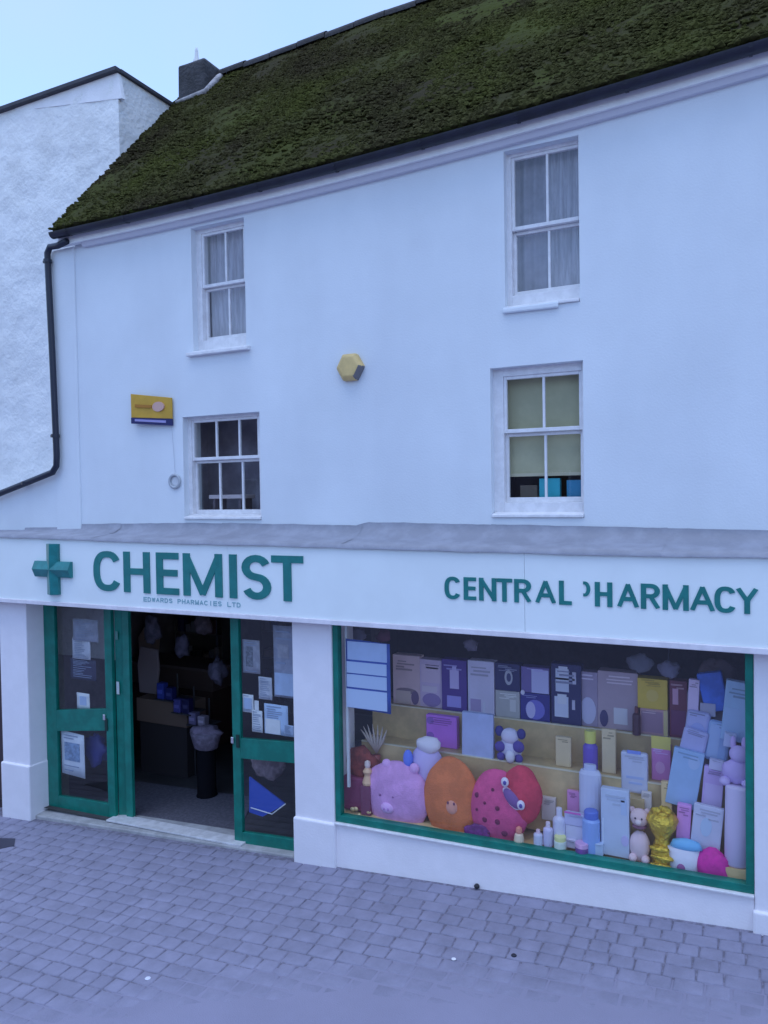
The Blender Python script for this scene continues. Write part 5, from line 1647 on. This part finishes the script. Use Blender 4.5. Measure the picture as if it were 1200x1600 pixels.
carton((1108, 1188, 1131, 1204), .05, .05, (0.50, 0.46, 0.60), 'pale lilac pack squeezed above the orchid pink box', None, tilt=.1, group=GRB)
carton((940, 1140, 962, 1178), Ym, .05, (0.52, 0.40, 0.24), 'tan card standing on the middle step', SH1, group=GRB)
carton((868, 1152, 892, 1192), Ym, .05, (0.50, 0.38, 0.22), 'gold brown card on the middle step left of the violet bottle', SH1, group=GRB)
# bucket and magenta bag
X0, X1, Z0, Z1 = rect((1042, 1318, 1094, 1374), -.11)
cx, r = (X0 + X1) / 2, (X1 - X0) / 2
t = empty('gift_pot', (cx, -.10, BED + .03), 'white tub with a sky blue lid and a plum spot', 'tub', GRB)
MB().lathe((cx, -.09, BED + .028), [(r * .8, 0), (r * .85, .01), (r * .98, (Z1 - BED) * .72)], 20, sy=.4).build('tub', M((0.60, 0.58, 0.66), .5), t, smooth=True)
MB().lathe((cx + .02, -.09, BED + .028 + (Z1 - BED) * .72), [(r * .85, 0), (r * 1.0, .01), (r * .8, .06), (r * .2, .08)], 20, sy=.4).build('lid', M((0.16, 0.42, 0.68), .5), t, smooth=True)
q = at(1064, 1357, -.14)
MB().ball((q.x, -.136, q.z), (.032, .012, .036), 12, 8).build('spot', M((0.16, 0.05, 0.14), .6), t, smooth=True)
X0, X1, Z0, Z1 = rect((1085, 1328, 1142, 1384), -.11)
b = MB().ball(((X0 + X1) / 2, -.09, (Z0 + Z1) / 2 - .01), ((X1 - X0) / 2, .055, (Z1 - Z0) / 2 + .01), 18, 12, wob=.25, seed=12)
tag(b.build('sponge_bag', M((0.42, 0.015, 0.20), .7, var=.25, vscale=9), smooth=True), 'magenta crumpled sponge bag in the right front corner of the window', 'bag', GRB)

GOODS = 1.15
# opening-hours style blue poster at the left of the display pane
o = poster((541, 1002, 610, 1110), PY + .075, M((0.03, 0.08, 0.36), .5, var=.15, vscale=5), 'blue poster with four white panels at the left of the display window', skew=-.02,
           inner=[(.04, .02, .93, .285, M((0.42, 0.52, 0.74), .5, var=.05, vscale=9), 'white_panel'), (.02, .315, .92, .48, M((0.48, 0.58, 0.78), .5), 'white_panel'),
                  (.02, .50, .92, .685, M((0.48, 0.58, 0.78), .5), 'white_panel'), (.0, .715, .92, .985, M((0.52, 0.62, 0.82), .5), 'white_panel')])
# dim things hanging along the top of the display
for k, (px, py, s, c_) in enumerate(((1000, 1035, .10, (.12, .12, .16)), (1045, 1045, .09, (.16, .15, .22)), (1120, 1052, .13, (.10, .07, .08)), (560, 992, .09, (.16, .15, .22)), (600, 994, .08, (.14, .04, .08)), (735, 1008, .07, (.14, .12, .16)))):
    p = at(px, py, .35)
    b = MB().ball(p, (s, .05, s * .8), 12, 8, wob=.6, seed=k + 3)
    o = tag(b.build('hanging_decoration', M(c_, .9), smooth=True), ['dim grey decoration hanging left of centre above the yellow box', 'bluish grey decoration hanging right of the dim grey one', 'brown decoration hanging above the dusty blue box', 'grey blue decoration hanging above the blue poster', 'dark red decoration hanging beside the blue poster top', 'faint lilac decoration hanging above the tall lilac box'][k], 'decoration', 'decorations hanging along the top of the window')
    MB().tube([(p.x, p.y, p.z), (p.x, p.y, 2.499)], .003, 5).build('string', M_PIPE, o)

GOODS = 1.0
# ================================================================== SMALL THINGS ON THE PAVEMENT
p = on_ground(803, 1494)
tag(MB().lathe((p.x, p.y, gz(p.x, p.y) + .0015), [(.020, 0), (.022, .006), (.014, .014)], 12, sy=.9).build('pebble', M((.015, .015, .03), .6), smooth=True), 'black round pebble lying on the pavers', 'pebble')
p = on_ground(709, 1499)
tag(MB().lathe((p.x, p.y, gz(p.x, p.y) + .0015), [(.018, 0), (.018, .003), (.01, .005)], 9).build('paper_scrap', M((.70, .70, .76), .8)), 'white paper scrap on the pavers left of the black pebble', 'litter')
p = on_ground(231, 1529)
tag(MB().lathe((p.x, p.y, gz(p.x, p.y) + .0015), [(.024, 0), (.022, .003), (.008, .006)], 7).build('paper_scrap', M((.60, .62, .72), .8)), 'pale paper scrap on the pavers at the lower left', 'litter')
p = at(746, 1391, PY + .02)
tag(MB().lathe((p.x, PY + .005, gz(p.x, PY) + .004), [(.022, 0), (.026, .015), (.016, .03)], 10).build('pebble', M((.02, .02, .03), .7), smooth=True), 'dark stone against the foot of the shop wall', 'pebble')
a, c = on_ground(-30, 1310), on_ground(24, 1318)
z0 = gz(a.x, a.y)
b = MB()
q = [on_ground(-60, 1310), on_ground(24, 1311), on_ground(22, 1322), on_ground(-60, 1340)]
dc = empty('drain_cover', q[0], 'dark grating at the left edge of the pavement', 'drain')
b.hexa([(p.x, p.y, gz(p.x, p.y) + .001) for p in q[::-1]] + [(p.x, p.y, gz(p.x, p.y) + .008) for p in q[::-1]])
b.build('frame', M((.035, .035, .06), .6), dc)
